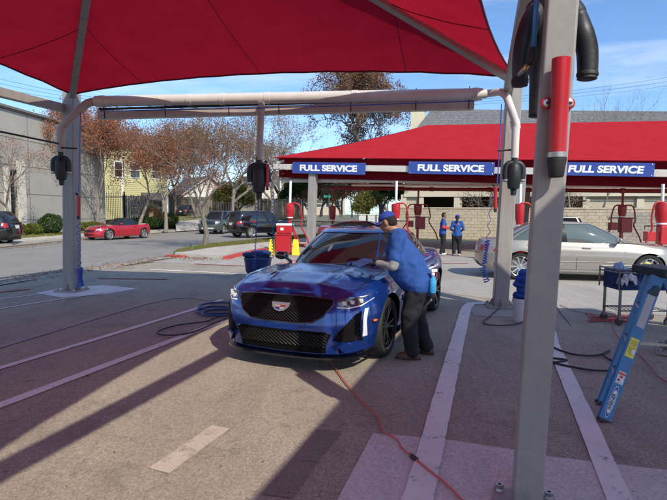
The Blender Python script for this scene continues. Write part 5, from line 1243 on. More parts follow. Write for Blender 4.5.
_, c, u_, v_ = decal(.295, .105, .62, M_LW); decal(.322, .020, .60, M_LR, off=.0050); decal(.302, .022, .28, M_LR, off=.0050, name='label_mark'); decal(.279, .016, .22, M_INK, off=.0050, shift=-.012, name='label_mark')
for kk in (.268, .262, .256): decal(kk, .003, .46, M_GINK, off=.005, name='print_line')
decal(.50, .165, .74, M_LY); 
for i, kk in enumerate((.545, .535, .525, .515, .50, .49, .48, .47, .46)): decal(kk, .0035, (.6, .5, .56, .4, .6, .52, .58, .5, .3)[i], M_INK, off=.005, name='print_line')
decal(.478, .035, .26, M_LW, off=.0052, shift=.02, name='label_mark')
decal(.755, .29, .66, mat('label_grey', (.42, .43, .47), .5), name='label')
for i in range(16): decal(.835 - .0105 * i, .003, .34 + .2 * ((i * 7) % 5) / 5, M_GINK, off=.005, name='print_line', shift=-.004)
me = capsules([('e', Vector((0, 0, 0)), (.05, .004, .035)), ('e', Vector((.03, 0, .03)), (.03, .004, .03))], .006, 1, .02, 'torn_sticker')
q = lb0.lerp(lt0, .885) + nf * .004 ; me.transform(Matrix.Translation(q - ld.location)); link_mesh('torn_sticker', me, mat('dark_green_grime', (.02, .06, .07), .6), ld)

# ================================================================ red vacuum stations in the service lane
def station(px, D, yt, yb, label, bright=True, loops=(1,), box=False, ypipe=181, base=True, wpx=9):
    m = M_RED if bright else mat('shaded_red_tank', (.30, .015, .02), .35); mp2 = M_WPIPE if bright else M_DRED  # lit front row brighter; canopy shade on the back row is a darker red
    a = P(px, yt, D); b = P(px, yb, D); s = D / 490.0; r = wpx * s / 2; g = a.copy(); g.z = 0
    t = thing('vacuum_station', label, 'vacuum', g, 0, 'red vacuum stations under the long canopy')
    MB().tube([P(px + .6, ypipe, D), a], .05, 10).build('drop_pipe', mp2, t, smooth=True, sharp=60)
    H_ = a.z - b.z
    MB().lathe([(.04, .02), (r * .95, .0), (r, -.05), (r * .92, -H_ * .6), (r * .62, -H_ * .92), (r * .6, -H_)], a, n=18).build('tank', m, t, smooth=True, sharp=40)
    MB().lathe([(r * .66, -H_ * .86), (r * .70, -H_ * .86), (r * .68, -H_ * .93), (r * .6, -H_ * .93)], a, n=18, cap=False).build('band', M_LETT, t)
    MB().beam(Vector((a.x, a.y, 0)), Vector((a.x, a.y, b.z)), .11, .11).build('stand', m, t)
    MB().box(Vector((a.x, a.y, .02)), (.4, .4, .04)).build('foot', m, t)
    for s_ in loops:
        o = s_ * s; pts = [a + Vector((0, -.08, .02)), a + Vector((9 * o, -.1, -.02)), a + Vector((12 * o, -.1, -.55)), a + Vector((11 * o, -.1, -.85)), a + Vector((17 * o, -.12, -1.35)), a + Vector((20 * o, -.12, -1.75))]
        if s_ > 0: pts = pts
        MB().tube(curve_pts(pts, 6), .032, 8).build('hose', M_RED2 if bright else M_DRED, t, smooth=True)
    if box:
        MB().box(Vector((a.x + .12, a.y - .05, b.z - .30)), (.48, .3, .62)).build('housing', m, t, bevel=.03)
        MB().box(Vector((a.x - .38, a.y, b.z - .35)), (.3, .25, .32)).build('side_box', m, t, bevel=.02)
    else:
        for k in range(2): MB().beam(Vector((a.x + .02, a.y, b.z - .15)), Vector((a.x + .38, a.y, .1 + .4 * k)), .05, .05).build('brace', M_RED2, t)
    rk = MB().tube([Vector((a.x - .55, a.y, b.z - .1)), Vector((a.x - .55, a.y, b.z + .0)), Vector((a.x + .55, a.y, b.z + .0)), Vector((a.x + .58, a.y, b.z - .22))], .025, 6).build('hook_rail', M_RUB, t)
    return t
station(290, 20.0, 204, 219, 'red vacuum station beside the red cooler, left of the grey column', True, (1,), False, 181)
station(332.5, 27, 206, 222, 'shaded red vacuum station seen over the roof of the blue sedan', False, (), False, 188, wpx=7)
station(396, 19.0, 204, 221, 'bright red vacuum station just behind the worker cap', True, (1,), False, 181)
station(418, 25, 205, 217, 'shaded red vacuum station against the pale block wall', False, (-1, 1), True, 189, wpx=8)
station(520, 16.8, 204, 228, 'bright red vacuum station between the pale column and near post', True, (1,), False, 184, wpx=9)
station(622.5, 21.0, 206, 218, 'shaded red vacuum station right of the near post', False, (-1, 1), True, 190, wpx=8)
station(662.5, 16.5, 203, 226, 'big bright red vacuum station at the right edge', True, (-1,), True, 184, wpx=13)
# red bin with cooler, caution boards
g0 = P(283, 250, 19.2); g0.z = 0
bn = thing('waste_bin', 'red square waste bin under the cooler at the lane edge', 'bin', g0)
MB().beam(g0 + Vector((0, 0, .03)), g0 + Vector((0, 0, .80)), .50, .48, side=(1, 0, 0), w2=.56, h2=.52).build('bin', M_RED, bn, bevel=.03)
MB().box(g0 + Vector((0, 0, .82)), (.60, .56, .05)).build('rim', M_RED2, bn, bevel=.015)
co = thing('cooler', 'red drinks cooler with white lid on top of the red bin', 'cooler', g0 + Vector((.05, 0, .85)))
MB().box(g0 + Vector((.05, 0, 1.01)), (.58, .34, .30)).build('box', M_RED, co, bevel=.03); MB().box(g0 + Vector((.05, 0, 1.20)), (.60, .36, .08)).build('lid', M_LETT, co, bevel=.02)
MB().box(g0 + Vector((-.02, -.175, 1.03)), (.12, .012, .10)).build('latch', M_LETT, co); 
for dxp, lab in ((-.42, 'yellow caution board leaning left of the red bin'), (.50, 'yellow caution board standing right of the red bin')):
    cb = thing('caution_board', lab, 'floor sign', g0 + Vector((dxp, .05, 0)), 0, 'yellow caution boards')
    for sg in (-1, 1): MB().beam(g0 + Vector((dxp, .05 + sg * .16, 0)), g0 + Vector((dxp, .05 + sg * .01, .62)), .30, .02, side=(1, 0, 0), w2=.20).build('panel', M_YEL, cb, bevel=.004)
# ================================================================ buildings and walls
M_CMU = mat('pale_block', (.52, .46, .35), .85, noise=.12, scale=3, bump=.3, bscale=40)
M_CMU_SHADE = mat('shaded_block', (.36, .34, .30), .85, noise=.12, scale=3, bump=.3, bscale=40)  # same wall greyed: a shadow on its right part put into the colour
M_MORT = mat('mortar', (.40, .36, .29), .9)
w0 = P(392, 240, 33.5); w0.z = 0; w1 = P(720, 240, 27.5); w1.z = 0; wd_ = (w1 - w0).normalized(); wn = Vector((-wd_.y, wd_.x, 0)); wl = (w1 - w0).length
wt_ = thing('block_wall', 'pale concrete block boundary wall behind the two attendants', 'wall', w0)
MB().prism([w0 + wn * .04, w1 + wn * .04, w1 + wn * .16, w0 + wn * .16], (0, 0, 1.95)).build('core', M_MORT, wt_)
blk = {0: MB(), 1: MB()}; rs = random.Random(3); rotw = Matrix.Rotation(math.atan2(wd_.y, wd_.x), 3, 'Z'); nc = 10
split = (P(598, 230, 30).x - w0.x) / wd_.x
for r_ in range(nc):
    x = -(.2 if r_ % 2 else 0)
    while x < wl:
        a0, a1 = max(0, x), min(wl, x + .388)
        if a1 - a0 > .05:
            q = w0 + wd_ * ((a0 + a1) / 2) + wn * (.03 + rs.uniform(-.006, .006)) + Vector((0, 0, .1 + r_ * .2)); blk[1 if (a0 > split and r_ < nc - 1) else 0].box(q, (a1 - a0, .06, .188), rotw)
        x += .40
blk[0].build('blocks', M_CMU, wt_, kind='stuff'); blk[1].build('blocks', M_CMU_SHADE, wt_, kind='stuff')
MB().prism([w0 + wn * -.03, w1 + wn * -.03, w1 + wn * .2, w0 + wn * .2], (0, 0, .09)).build('cap', M_CMU, wt_).location.z += 2.0
# beige building with grey shingle roof and carport
M_BEIGE = mat('beige_siding', (.50, .45, .34), .85, noise=.06, scale=1.5, bump=.1)
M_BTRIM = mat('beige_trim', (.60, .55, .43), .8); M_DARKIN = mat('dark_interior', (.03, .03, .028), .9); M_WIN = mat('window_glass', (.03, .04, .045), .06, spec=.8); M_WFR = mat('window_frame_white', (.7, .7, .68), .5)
M_SHING = mat('grey_shingle', (.15, .15, .155), .95, noise=.35, scale=6, bump=.5, bscale=12)
b0 = P(404, 210, 40); b1 = P(760, 210, 33); b0.z = b1.z = 0; bd_ = (b1 - b0).normalized(); bn_ = Vector((-bd_.y, bd_.x, 0)); bl = (b1 - b0).length
ap = thing('apartment_building', 'beige building with long grey shingle roof behind the block wall', 'building', b0)
def BP(a, d, z): return b0 + bd_ * a + bn_ * d + Vector((0, 0, z))
def pxa(px, d=0):                      # distance along the facade for a photo column
    q = ray(px, 200); o_ = b0 + bn_ * d; return (o_.x * q.y - o_.y * q.x) / (bd_.y * q.x - bd_.x * q.y)
ZW = 6.8
oa, ob = pxa(422), pxa(456)
for (a0, a1, z0, z1) in ((0, oa, 0, ZW), (oa, ob, 3.15, ZW), (ob, pxa(462), 0, ZW), (pxa(462), pxa(586), 3.05, ZW), (pxa(586), bl, 0, ZW)):
    MB().box(BP((a0 + a1) / 2, .15, (z0 + z1) / 2), (a1 - a0, .3, z1 - z0), Matrix.Rotation(math.atan2(bd_.y, bd_.x), 3, 'Z')).build('wall', M_BEIGE, ap)
rb_ = Matrix.Rotation(math.atan2(bd_.y, bd_.x), 3, 'Z')
for px in (404, 421, 457, 523, 586, 640): MB().box(BP(pxa(px), -.06, 1.6), (.45, .2, 3.2), rb_).build('pilaster', M_BTRIM, ap)
for z in (3.15, 4.3): MB().box(BP(bl / 2, -.10, z), (bl, .25, .28), rb_).build('ledge', M_BTRIM, ap)
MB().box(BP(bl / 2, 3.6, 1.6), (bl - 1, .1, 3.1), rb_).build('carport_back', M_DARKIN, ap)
MB().box(BP(bl / 2, 2.0, 3.28), (bl - 1, 3.2, .1), rb_).build('carport_ceiling', M_BEIGE, ap)
for px0, px1, z0, z1 in ((424, 432, 4.6, 5.7), (437, 447, 4.6, 5.7), (452, 466, 4.6, 5.7), (474, 484, 4.6, 5.7), (600, 612, 4.6, 5.6), (622, 636, 4.6, 5.6), (648, 660, 4.6, 5.6)):
    a0, a1 = pxa(px0), pxa(px1); f = MB().box(BP((a0 + a1) / 2, -.01, (z0 + z1) / 2), (a1 - a0, .06, z1 - z0), rb_).build('window', M_WFR, ap)
    for i in range(2):
        aa = a0 + (a1 - a0) * (.27 + .46 * i); MB().box(BP(aa, -.045, (z0 + z1) / 2), ((a1 - a0) * .40, .02, (z1 - z0) * .84), rb_).build('pane', M_WIN, f)
for px0, px1, z in ((425, 455, 2.15), (462, 586, 2.7), (586, 700, 2.9)): MB().tube([BP(pxa(px0), -.2, z), BP(pxa(px1), -.2, z)], .04, 6).build('railing', M_RUB, ap)
ra_ = pxa(429, 0); mb = MB()
e0, e1 = BP(-.3, -.6, ZW), BP(bl, -.6, ZW); rd0, rd1 = BP(1.6, 4.5, 0), BP(bl, 4.5, 0); rd0.z = P(431, 109, rd0.y).z; rd1.z = P(667, 108, rd1.y).z - .25
def roof_rows(a, b, c, d, n, name, m, par):   # overlapping shingle courses, each a real step
    mb = MB()
    for i in range(n):
        t0, t1 = i / n, (i + 1.12) / n; p0, p1 = a.lerp(d, t0), b.lerp(c, t0); q0, q1 = a.lerp(d, min(1, t1)), b.lerp(c, min(1, t1)); u = Vector((0, 0, .03))
        mb.add([p0 + u, p1 + u, q1, q0, p0 - u * .3, p1 - u * .3], [(0, 1, 2, 3), (4, 5, 1, 0)])
    return mb.build(name, m, par)
roof_rows(e0, e1, rd1, rd0, 22, 'roof', M_SHING, ap)
roof_rows(BP(bl, 9.5, ZW), BP(-.3, 9.5, ZW), rd0, rd1, 12, 'roof', M_SHING, ap)
MB().prism([BP(-.3, -.6, ZW), BP(1.6, 4.5, rd0.z - .05), BP(-.3, 9.5, ZW)], bd_ * .1).build('gable', M_BEIGE, ap)
MB().box(BP(bl / 2, 9, ZW / 2), (bl, .3, ZW), rb_).build('wall', M_BEIGE, ap); MB().box(BP(.15, 4.5, ZW / 2), (.3, 9, ZW), rb_).build('wall', M_BEIGE, ap)
ch0 = P(418, 125, 43.5); chm = MB().box(ch0 + Vector((0, 0, -.1)), (1.10, 1.0, 2.6), rb_).build('chimney', mat('cream_chimney', (.66, .60, .42), .8), ap)
MB().box(ch0 + Vector((0, 0, 1.22)), (1.24, 1.14, .12), rb_).build('chimney_cap', M_BTRIM, chm)
# grey panelled building on the left
M_GB = mat('grey_stucco', (.36, .345, .31), .9, noise=.06, scale=.8, bump=.1); M_GB2 = mat('stucco_joint', (.17, .165, .15), .9)
g0_ = G(-140, 247); g1_ = P(106, 228.5, 41.5); g0_.z = g1_.z = 0; gd = (g1_ - g0_).normalized(); gn = Vector((-gd.y, gd.x, 0)); gl = (g1_ - g0_).length; rg = Matrix.Rotation(math.atan2(gd.y, gd.x), 3, 'Z')
gbld = thing('office_building', 'grey panelled building with tall windows at the left', 'building', g0_)
def GP(a, d, z): return g0_ + gd * a + gn * d + Vector((0, 0, z))
def gpx(px, d=0):
    q = ray(px, 200); o_ = g0_ + gn * d; return (o_.x * q.y - o_.y * q.x) / (gd.y * q.x - gd.x * q.y)
HB = 8.1
wins = [(gpx(-60), gpx(-48)), (gpx(-30), gpx(-12)), (gpx(7.5), gpx(19))]
segs = []; cur = 0
for a0, a1 in wins + [(gl, gl)]:
    segs.append((cur, a0)); cur = a1
for a0, a1 in segs: MB().box(GP((a0 + a1) / 2, .2, HB / 2), (a1 - a0, .4, HB), rg).build('wall', M_GB, gbld)
for a0, a1 in wins:
    MB().box(GP((a0 + a1) / 2, .2, (4.3 + HB) / 2), (a1 - a0, .4, HB - 4.3), rg).build('wall', M_GB, gbld)
    f = MB().box(GP((a0 + a1) / 2, .32, 2.3), (a1 - a0, .06, 4.0), rg).build('window', M_RUB, gbld)
    for r_ in range(3): 
        for c_ in range(2): MB().box(GP(a0 + (a1 - a0) * (.26 + .48 * c_), .28, .95 + 1.3 * r_), ((a1 - a0) * .44, .03, 1.2), rg).build('pane', M_WIN, f)
    MB().box(GP(a1 + .10, -.14, 2.45), (.42, .3, 4.9), rg).build('pilaster', mat('pale_column', (.60, .57, .50), .8), gbld)
    MB().box(GP(a0 - .10, -.10, 2.2), (.3, .2, 4.4), rg).build('pilaster', mat('pale_column', (.60, .57, .50), .8), gbld)
for z in (1.1, 2.8, 4.6, 6.3): MB().box(GP(gl / 2, -.004, z), (gl, .012, .05), rg).build('panel_joint', M_GB2, gbld)
a = gpx(30)
while a < gl: MB().box(GP(a, -.006, HB / 2), (.05, .012, HB), rg).build('panel_joint', M_GB2, gbld); a += 3.4
MB().box(GP(gl / 2, .15, HB + .06), (gl + .2, .7, .14), rg).build('parapet', M_GB2, gbld)
MB().box(GP(gl / 2, 6, HB - .1), (gl, 12, .1), rg).build('roof', M_GB2, gbld); MB().box(GP(gl - .2, 6, HB / 2), (.4, 11.6, HB), rg).build('wall', M_GB, gbld)
# yellow clapboard house
M_YELH = [mat('yellow_siding_%d' % i, c, .8, noise=.05) for i, c in enumerate(((.47, .45, .24), (.44, .42, .22)))]
M_ROOFD = mat('dark_roof', (.09, .085, .085), .95, noise=.3, scale=5)
def house(name, label, pxl, pxr, D0, D1, ybase, eave, ridge, depth, msid, mroof, gable=True, boards=True, group=None, windows=()):
    a = P(pxl, ybase, D0); b = P(pxr, ybase, D1); z0 = min(a.z, b.z) - .5; zb = min(a.z, b.z); a.z = b.z = 0; d = (b - a).normalized(); n_ = Vector((-d.y, d.x, 0)); L = (b - a).length; rh = Matrix.Rotation(math.atan2(d.y, d.x), 3, 'Z')
    t = thing(name, label, 'house', Vector((a.x, a.y, zb)), 0, group); H = lambda x, y, z: a + d * x + n_ * y + Vector((0, 0, z))
    body = MB().prism([H(0, 0, z0), H(L, 0, z0), H(L, depth, z0), H(0, depth, z0)], (0, 0, zb + eave - z0)); body.build('wall', msid[-1], t)
    if boards:
        z = zb; mb = MB()
        while z < zb + eave - .1:
            mb.add([H(-.02, -.035, z), H(L + .02, -.035, z), H(L + .02, -.01, z + .21), H(-.02, -.01, z + .21), H(-.02, .0, z), H(L + .02, .0, z)], [(0, 1, 2, 3), (4, 5, 1, 0)]); z += .2
        mb.build('siding', msid[0], t, kind='stuff')
    if gable:     # gable end faces the camera
        MB().prism([H(0, 0, zb + eave), H(L, 0, zb + eave), H(L / 2, 0, zb + ridge)], n_ * depth).build('gable', msid[0], t)
        for sx in (0, 1):
            p0, p1 = H(-.4 if sx == 0 else L + .4, -.4, zb + eave - .2), H(L / 2, -.4, zb + ridge + .1)
            MB().prism([p0, p1, p1 + Vector((0, 0, .15)), p0 + Vector((0, 0, .15))], n_ * (depth + .8)).build('roof', mroof, t)
            MB().prism([p0 - n_ * .03, p1 - n_ * .03, p1 - n_ * .03 + Vector((0, 0, .14)), p0 - n_ * .03 + Vector((0, 0, .14))], n_ * .02).build('bargeboard', M_WFR, t)
    else:
        for sy, y0, y1 in ((0, -.5, depth / 2), (1, depth + .5, depth / 2)):
            p0, p1, p2, p3 = H(-.4, y0, zb + eave - .1), H(L + .4, y0, zb + eave - .1), H(L + .4, y1, zb + ridge), H(-.4, y1, zb + ridge)
            MB().prism([p0, p1, p2, p3], (0, 0, .14)).build('roof', mroof, t)
        for x in (0, L): MB().prism([H(x - .05, 0, zb + eave), H(x - .05, depth, zb + eave), H(x - .05, depth / 2, zb + ridge - .1)], d * .1).build('gable', msid[0], t)
    for x in (.06, L - .06): MB().box(H(x, -.05, zb + eave / 2), (.16, .05, eave), rh).build('corner_board', M_WFR, t)
    for (fx, z, ww, hh) in windows:
        f = MB().box(H(L * fx, -.05, zb + z), (ww + .2, .06, hh + .2), rh).build('window', M_WFR, t)
        for k in (-1, 1): MB().box(H(L * fx, -.09, zb + z + k * hh * .26), (ww, .03, hh * .46), rh).build('pane', M_WIN, f)
    return t, H, L, zb
yh, YH, YL, yz = house('clapboard_house', 'tall yellow clapboard house with white corner boards behind the trees', 99, 168, 50, 54, 226, 8.3, 10.2, 9, M_YELH, M_ROOFD, False, True, None, ((.30, 5.9, .9, 1.5), (.52, 2.0, .9, 1.6), (.52, 5.9, .9, 1.5), (.84, 2.0, .9, 1.5), (.84, 5.9, .9, 1.5)))
MB().box(YH(YL * .335, -.07, yz + 4.1), (.22, .08, 8.2), Matrix.Rotation(.3, 3, 'Z')).build('corner_board', M_WFR, yh)
MB().prism([YH(YL * .60, -.1, yz + 3.6), YH(YL * .60, -1.5, yz + 2.9), YH(YL * .60, -1.5, yz + 2.8), YH(YL * .60, -.1, yz + 2.9)], YH(1, 0, 0) * 2.2 - YH(0, 0, 0) * 2.2).build('porch_roof', M_ROOFD, yh)
house('white_house', 'low white house with gable end behind the wooden fence', 184, 232, 66, 70, 216, 2.9, 5.3, 9, [mat('white_siding', (.66, .64, .58), .8), mat('white_siding', (.66, .64, .58), .8)], M_ROOFD, True, True, None, ((.3, 1.6, .9, 1.1),))
house('white_house', 'small pale house whose steep gable rises behind the black SUV', 259, 277, 66, 68, 213, 2.6, 5.0, 7, [mat('cream_siding', (.62, .58, .48), .8), mat('cream_siding', (.62, .58, .48), .8)], M_ROOFD, True, True)
house('distant_apartments', 'distant beige block of flats seen past the grey column', 280, 345, 88, 92, 212, 6.0, 7.6, 10, [mat('tan_wall', (.48, .42, .32), .9), mat('tan_wall', (.48, .42, .32), .9)], M_ROOFD, False, False, None, [(.1 + .16 * k, z, 1.2, 1.3) for k in range(6) for z in (1.6, 4.6)])
# fences
def fence(name, label, pts, h, m, gap=.02, bw=.14, thick=.02, rails=True, picket=False, group=None, zoff=0):
    t = thing(name, label, 'fence', pts[0], 0, group); mb = MB(); cnt = 0
    for a, b in zip(pts, pts[1:]):
        a = Vector(a); b = Vector(b); L = (b - a).length; d = (b - a) / L; k = 0; x = 0
        while x < L:
            q = a + d * x; hh = h * (1 + (.0 if picket else random.uniform(-.015, .015)))
            if picket: mb.beam(q, q + Vector((0, 0, hh)), bw, thick, side=d)
            else:
                bmx = MB().beam(q, q + Vector((0, 0, hh)), bw, thick, side=d)
                if cnt < 300: bmx.build('board', m, t); cnt += 1
            x += bw + gap
        for z in (.25, h * .85):
            MB().beam(a + Vector((0, .04, z)), b + Vector((0, .04, z)), .05, .08).build('rail', m, t)
        for q in (a, b): MB().beam(q + Vector((0, .03, 0)), q + Vector((0, .03, h + .08)), .12, .12).build('post', m, t)
    if picket: mb.build('pickets', m, t, kind='stuff')
    return t
M_WOODF = mat('weathered_wood', (.20, .175, .15), .9, noise=.25, scale=3, bump=.3); M_IRON = mat('black_iron', (.02, .02, .02), .5)
def TP(px, D): q = P(px, 212, D); q.z = terr(D); return q
fence('wooden_fence', 'weathered wooden board fence in front of the white house', [TP(170, 60), TP(215, 59)], 2.3, M_WOODF, bw=.2)
fence('wooden_fence', 'dark wooden fence panel behind the grey green SUV', [TP(213, 58), TP(236, 57)], 2.2, mat('dark_wood', (.09, .075, .065), .9), bw=.2)
fence('wooden_fence', 'grey board fence panel beside the yellow house gate', [TP(124, 47), TP(148, 48)], 2.6, M_WOODF, bw=.2)
fence('iron_fence', 'black iron picket fence in front of the yellow house', [TP(100, 46), TP(124.5, 47)], 2.9, M_IRON, gap=.11, bw=.04, picket=True)
fence('iron_fence', 'dark slatted fence behind the black SUV and grass', [TP(255, 57), TP(303, 56)], 2.2, mat('dark_slat', (.035, .035, .032), .8), gap=.02, bw=.14, picket=True)

# ================================================================ trees and shrubs
M_BARK = mat('grey_bark', (.22, .19, .165), .95, noise=.25, scale=6, bump=.4, stretch=(3, 3, .6))
M_BARKD = mat('brown_bark', (.13, .10, .08), .95, noise=.25, scale=6, bump=.4)
M_RUST = leaf_mat('rust_leaves', (.24, .085, .042), (.46, .21, .115), .35)
M_BROWNL = leaf_mat('brown_leaves', (.15, .085, .055), (.33, .20, .13), .3)
M_TANL = leaf_mat('tan_leaves', (.22, .14, .08), (.38, .27, .17), .3)
M_GREENL = leaf_mat('evergreen_leaves', (.025, .055, .018), (.07, .12, .035), .2)
M_OLIVEL = leaf_mat('olive_leaves', (.10, .12, .03), (.24, .23, .08), .3)
def tree_meshes(h, rad, seed, trunk_r, fork=.35, levels=5, leaf_n=9, leaf_s=.09, upness=.55, twig=3, spread=1.0, low=2):
    rs = random.Random(seed); mb = MB(); ends = []
    def grow(p, d, L, r, lv):
        n = 3; pts = [p]; rr = [r]; q = p.copy(); dd = d.copy()
        for i in range(n):
            dd = (dd + Vector((rs.gauss(0, .13), rs.gauss(0, .13), rs.gauss(0.02, .08)))).normalized(); q = q + dd * L / n; pts.append(q.copy()); rr.append(r * (1 - .35 * (i + 1) / n))
        mb.tube(pts, rr, 8 if lv == 0 else (5 if lv < 3 else 3), cap=False)
        if lv >= levels - low: ends.extend(pts[1:])
        if lv == levels: return
        k = rs.choice((3, 4)) if lv < 2 else (3 if lv < 4 else twig)
        az = rs.uniform(0, 2 * pi)
        for i in range(k):
            az += 2 * pi / k + rs.gauss(0, .35); tilt = rs.uniform(.38, .85) * spread * (1.1 if lv == 0 else 1); x, y, z = frame(dd)
            nd = (z * cos(tilt) + (x * cos(az) + y * sin(az)) * sin(tilt)); nd = (nd + Vector((0, 0, upness * .35))).normalized()
            st = pts[-1] if i < 2 else pts[rs.choice((-1, -2))]
            grow(st, nd, L * rs.uniform(.62, .86), r * rs.uniform(.48, .62), lv + 1)
    grow(Vector((0, 0, -.1)), Vector((rs.gauss(0, .02), rs.gauss(0, .02), 1)), h * fork, trunk_r, 0)
    zs = sorted(v.z for v in mb.v); xm = sorted(sqrt(v.x ** 2 + v.y ** 2) for v in mb.v); sz = h / zs[int(len(zs) * .995)]; sr = rad / xm[int(len(xm) * .97)]
    f = lambda v: Vector((v.x * (1 + (sr - 1) * min(1, v.z / (h * fork * .9))) if v.z > 0 else v.x, v.y * (1 + (sr - 1) * min(1, v.z / (h * fork * .9))) if v.z > 0 else v.y, v.z * (1 + (sz - 1) * min(1, max(0, v.z) / (h * fork)))))
    mb.v = [f(v) for v in mb.v]; ends = [f(v) for v in ends]
    tm_ = mb.mesh('trunk', None, True)
    lb = MB()
    for e in ends:
        for _ in range(leaf_n):
            if leaf_n < 1: break
            c = e + Vector((rs.gauss(0, .22), rs.gauss(0, .22), rs.gauss(-.05, .2))); s = leaf_s * rs.uniform(.5, 1.3)
            x = Vector((rs.gauss(0, 1), rs.gauss(0, 1), rs.gauss(0, 1))).normalized(); y = x.cross(Vector((rs.gauss(0, 1), rs.gauss(0, 1), rs.gauss(0, 1)))).normalized()
            lb.add([c - x * s, c - y * s * .55, c + x * s, c + y * s * .55], [(0, 1, 2, 3)])
    return tm_, (lb.mesh('crown') if lb.v else None)
PROTO = {}
def tree(kind, label, base, h, rad, leafm, barkm=M_BARK, rz=0, group='street trees with brown winter leaves', scale=1.0, name='tree', **k):
    key = (kind,)
    if key not in PROTO: PROTO[key] = (tree_meshes(h, rad, **k), h, rad)
    (tm_, cm), h0, r0 = PROTO[key]
    t = thing(name, label, 'tree', base, rz, group); t.scale = (rad / r0, rad / r0, h / h0)
    a = bpy.data.objects.new('trunk', tm_.copy() if tm_.materials and tm_.materials[0] != barkm else tm_); C.objects.link(a); a.parent = t; a.data.materials.clear(); a.data.materials.append(barkm)
    if cm and leafm:
        cc_ = cm if (not cm.materials or cm.materials[0] == leafm) else cm.copy()
        b = bpy.data.objects.new('crown', cc_); C.objects.link(b); b.parent = t; cc_.materials.clear(); cc_.materials.append(leafm)
    return t
def GB(px, py, D=None):
    if D: q = P(px, py, D); q.z = min(q.z, terr(D)) if D > 36 else 0.1; return q
    q = G(px, py); q.z = .1; return q
KW = dict(trunk_r=.16, fork=.30, levels=5)
tree('near', 'slender grey street tree on the grass island left of the black SUV', G(204.5, 248.5) + Vector((0, 0, .1)), 5.9, 3.3, M_BROWNL, rz=.5, seed=5, trunk_r=.135, fork=.42, levels=6, leaf_n=3, leaf_s=.038, low=3)
tree('a', 'tree with dense rust leaves just right of the left grey column', GB(97, 228, 38), 9.6, 4.2, M_RUST, seed=11, trunk_r=.18, fork=.38, levels=6, leaf_n=5, leaf_s=.062, low=3)
tree('b', 'rust leaved tree in front of the yellow house steps', GB(138, 226, 41), 8.6, 4.2, M_RUST, rz=1, seed=22, trunk_r=.17, fork=.38, levels=6, leaf_n=5, leaf_s=.062, low=3)
tree('a', 'tree with rusty crown at the pavement by the driveway', GB(166, 231, 39), 8.3, 4.2, M_RUST, rz=2.2)
tree('c', 'small bare tree standing against the grey building', GB(13, 233, 29.5), 6.2, 2.6, M_RUST, rz=.3, seed=33, trunk_r=.12, fork=.28, levels=5, leaf_n=1, leaf_s=.05)
tree('d', 'tall nearly bare tree behind the parked SUVs', GB(232, 222, 46), 10.5, 6.0, M_TANL, M_BARK, rz=.1, seed=44, trunk_r=.19, fork=.24, levels=6, leaf_n=1, leaf_s=.075)
tree('d', 'twiggy tree with few leaves right of the utility pole', GB(272, 220, 50), 10.8, 6.2, M_TANL, M_BARK, rz=1.7)
tree('b', 'brown leaved tree over the white house', GB(198, 219, 54), 9.5, 5.2, M_BROWNL, rz=2.5)
tree('d', 'bare tree between the yellow house and the white house', GB(176, 219, 58), 11.5, 6.0, M_BROWNL, rz=2.9)
tree('a', 'distant brown tree left of the yellow house', GB(88, 222, 56), 12.5, 5.0, M_RUST, rz=3.4)
tree('big', 'big tree with tan leaves rising behind the long red canopy', GB(366, 215, 52), 16.3, 5.6, M_BROWNL, M_BARKD, group='large trees behind the long canopy', seed=55, trunk_r=.3, fork=.3, levels=6, leaf_n=7, leaf_s=.10)
tree('e', 'bare tree in front of the grey roof right of the near post', P(600, 215, 31).xy.to_3d(), 9.6, 2.9, None, M_BARK, group='bare trees before the grey roof', seed=66, trunk_r=.16, fork=.45, levels=5, leaf_n=0, upness=1.0)
tree('e', 'second bare tree before the roof partly hidden by the near post', P(573, 215, 32).xy.to_3d(), 9.0, 2.6, None, M_BARK, rz=2, group='bare trees before the grey roof')
for i, (px, D, h, r, m, lab) in enumerate(((322, 70, 7.5, 4, M_BROWNL, 'thicket tree behind the grey canopy column'), (341, 66, 7.5, 4, M_TANL, 'pale thicket tree over the roof of the blue sedan'), (358, 72, 8, 4, M_BROWNL, 'thicket tree left of the worker cap'), (384, 60, 7.5, 3.8, M_BROWNL, 'brown thicket tree above the worker'), (303, 78, 8, 4.5, M_BROWNL, 'far thicket tree beside the dark fence'))):
    tree('c' if i % 2 else 'd', lab, GB(px, 216, D), h, r, m, M_BARK, rz=i * 1.3, group='thicket trees beyond the service lane')
tree('g', 'dark evergreen tree near the block wall end', GB(380, 216, 50), 5.2, 2.2, M_GREENL, M_BARKD, group='evergreens beyond the lane', seed=77, trunk_r=.2, fork=.2, levels=4, leaf_n=45, leaf_s=.10)
tree('g', 'dark evergreen tree between the cooler and the grey column', GB(298, 216, 62), 5.2, 2.6, M_GREENL, M_BARKD, rz=1, group='evergreens beyond the lane')
tree('g', 'olive green shrub tree by the white bins beyond the lane', GB(371, 219, 44), 3.2, 2.0, M_OLIVEL, M_BARKD, rz=2, group='evergreens beyond the lane')
tree('g', 'pale green bush tree in front of the white house', GB(238, 219, 55), 4.2, 2.5, M_OLIVEL, M_BARKD, rz=4, group='evergreens beyond the lane')
tree('c', 'bare twiggy tree hanging over the block wall by the carport', P(480, 215, 36).xy.to_3d(), 4.6, 2.6, M_TANL, M_BARK, rz=.8, group='scrub behind the block wall')
tree('c', 'bare twiggy tree over the wall behind the near post', P(556, 215, 34.5).xy.to_3d(), 4.2, 2.2, M_TANL, M_BARK, rz=2.8, group='scrub behind the block wall')
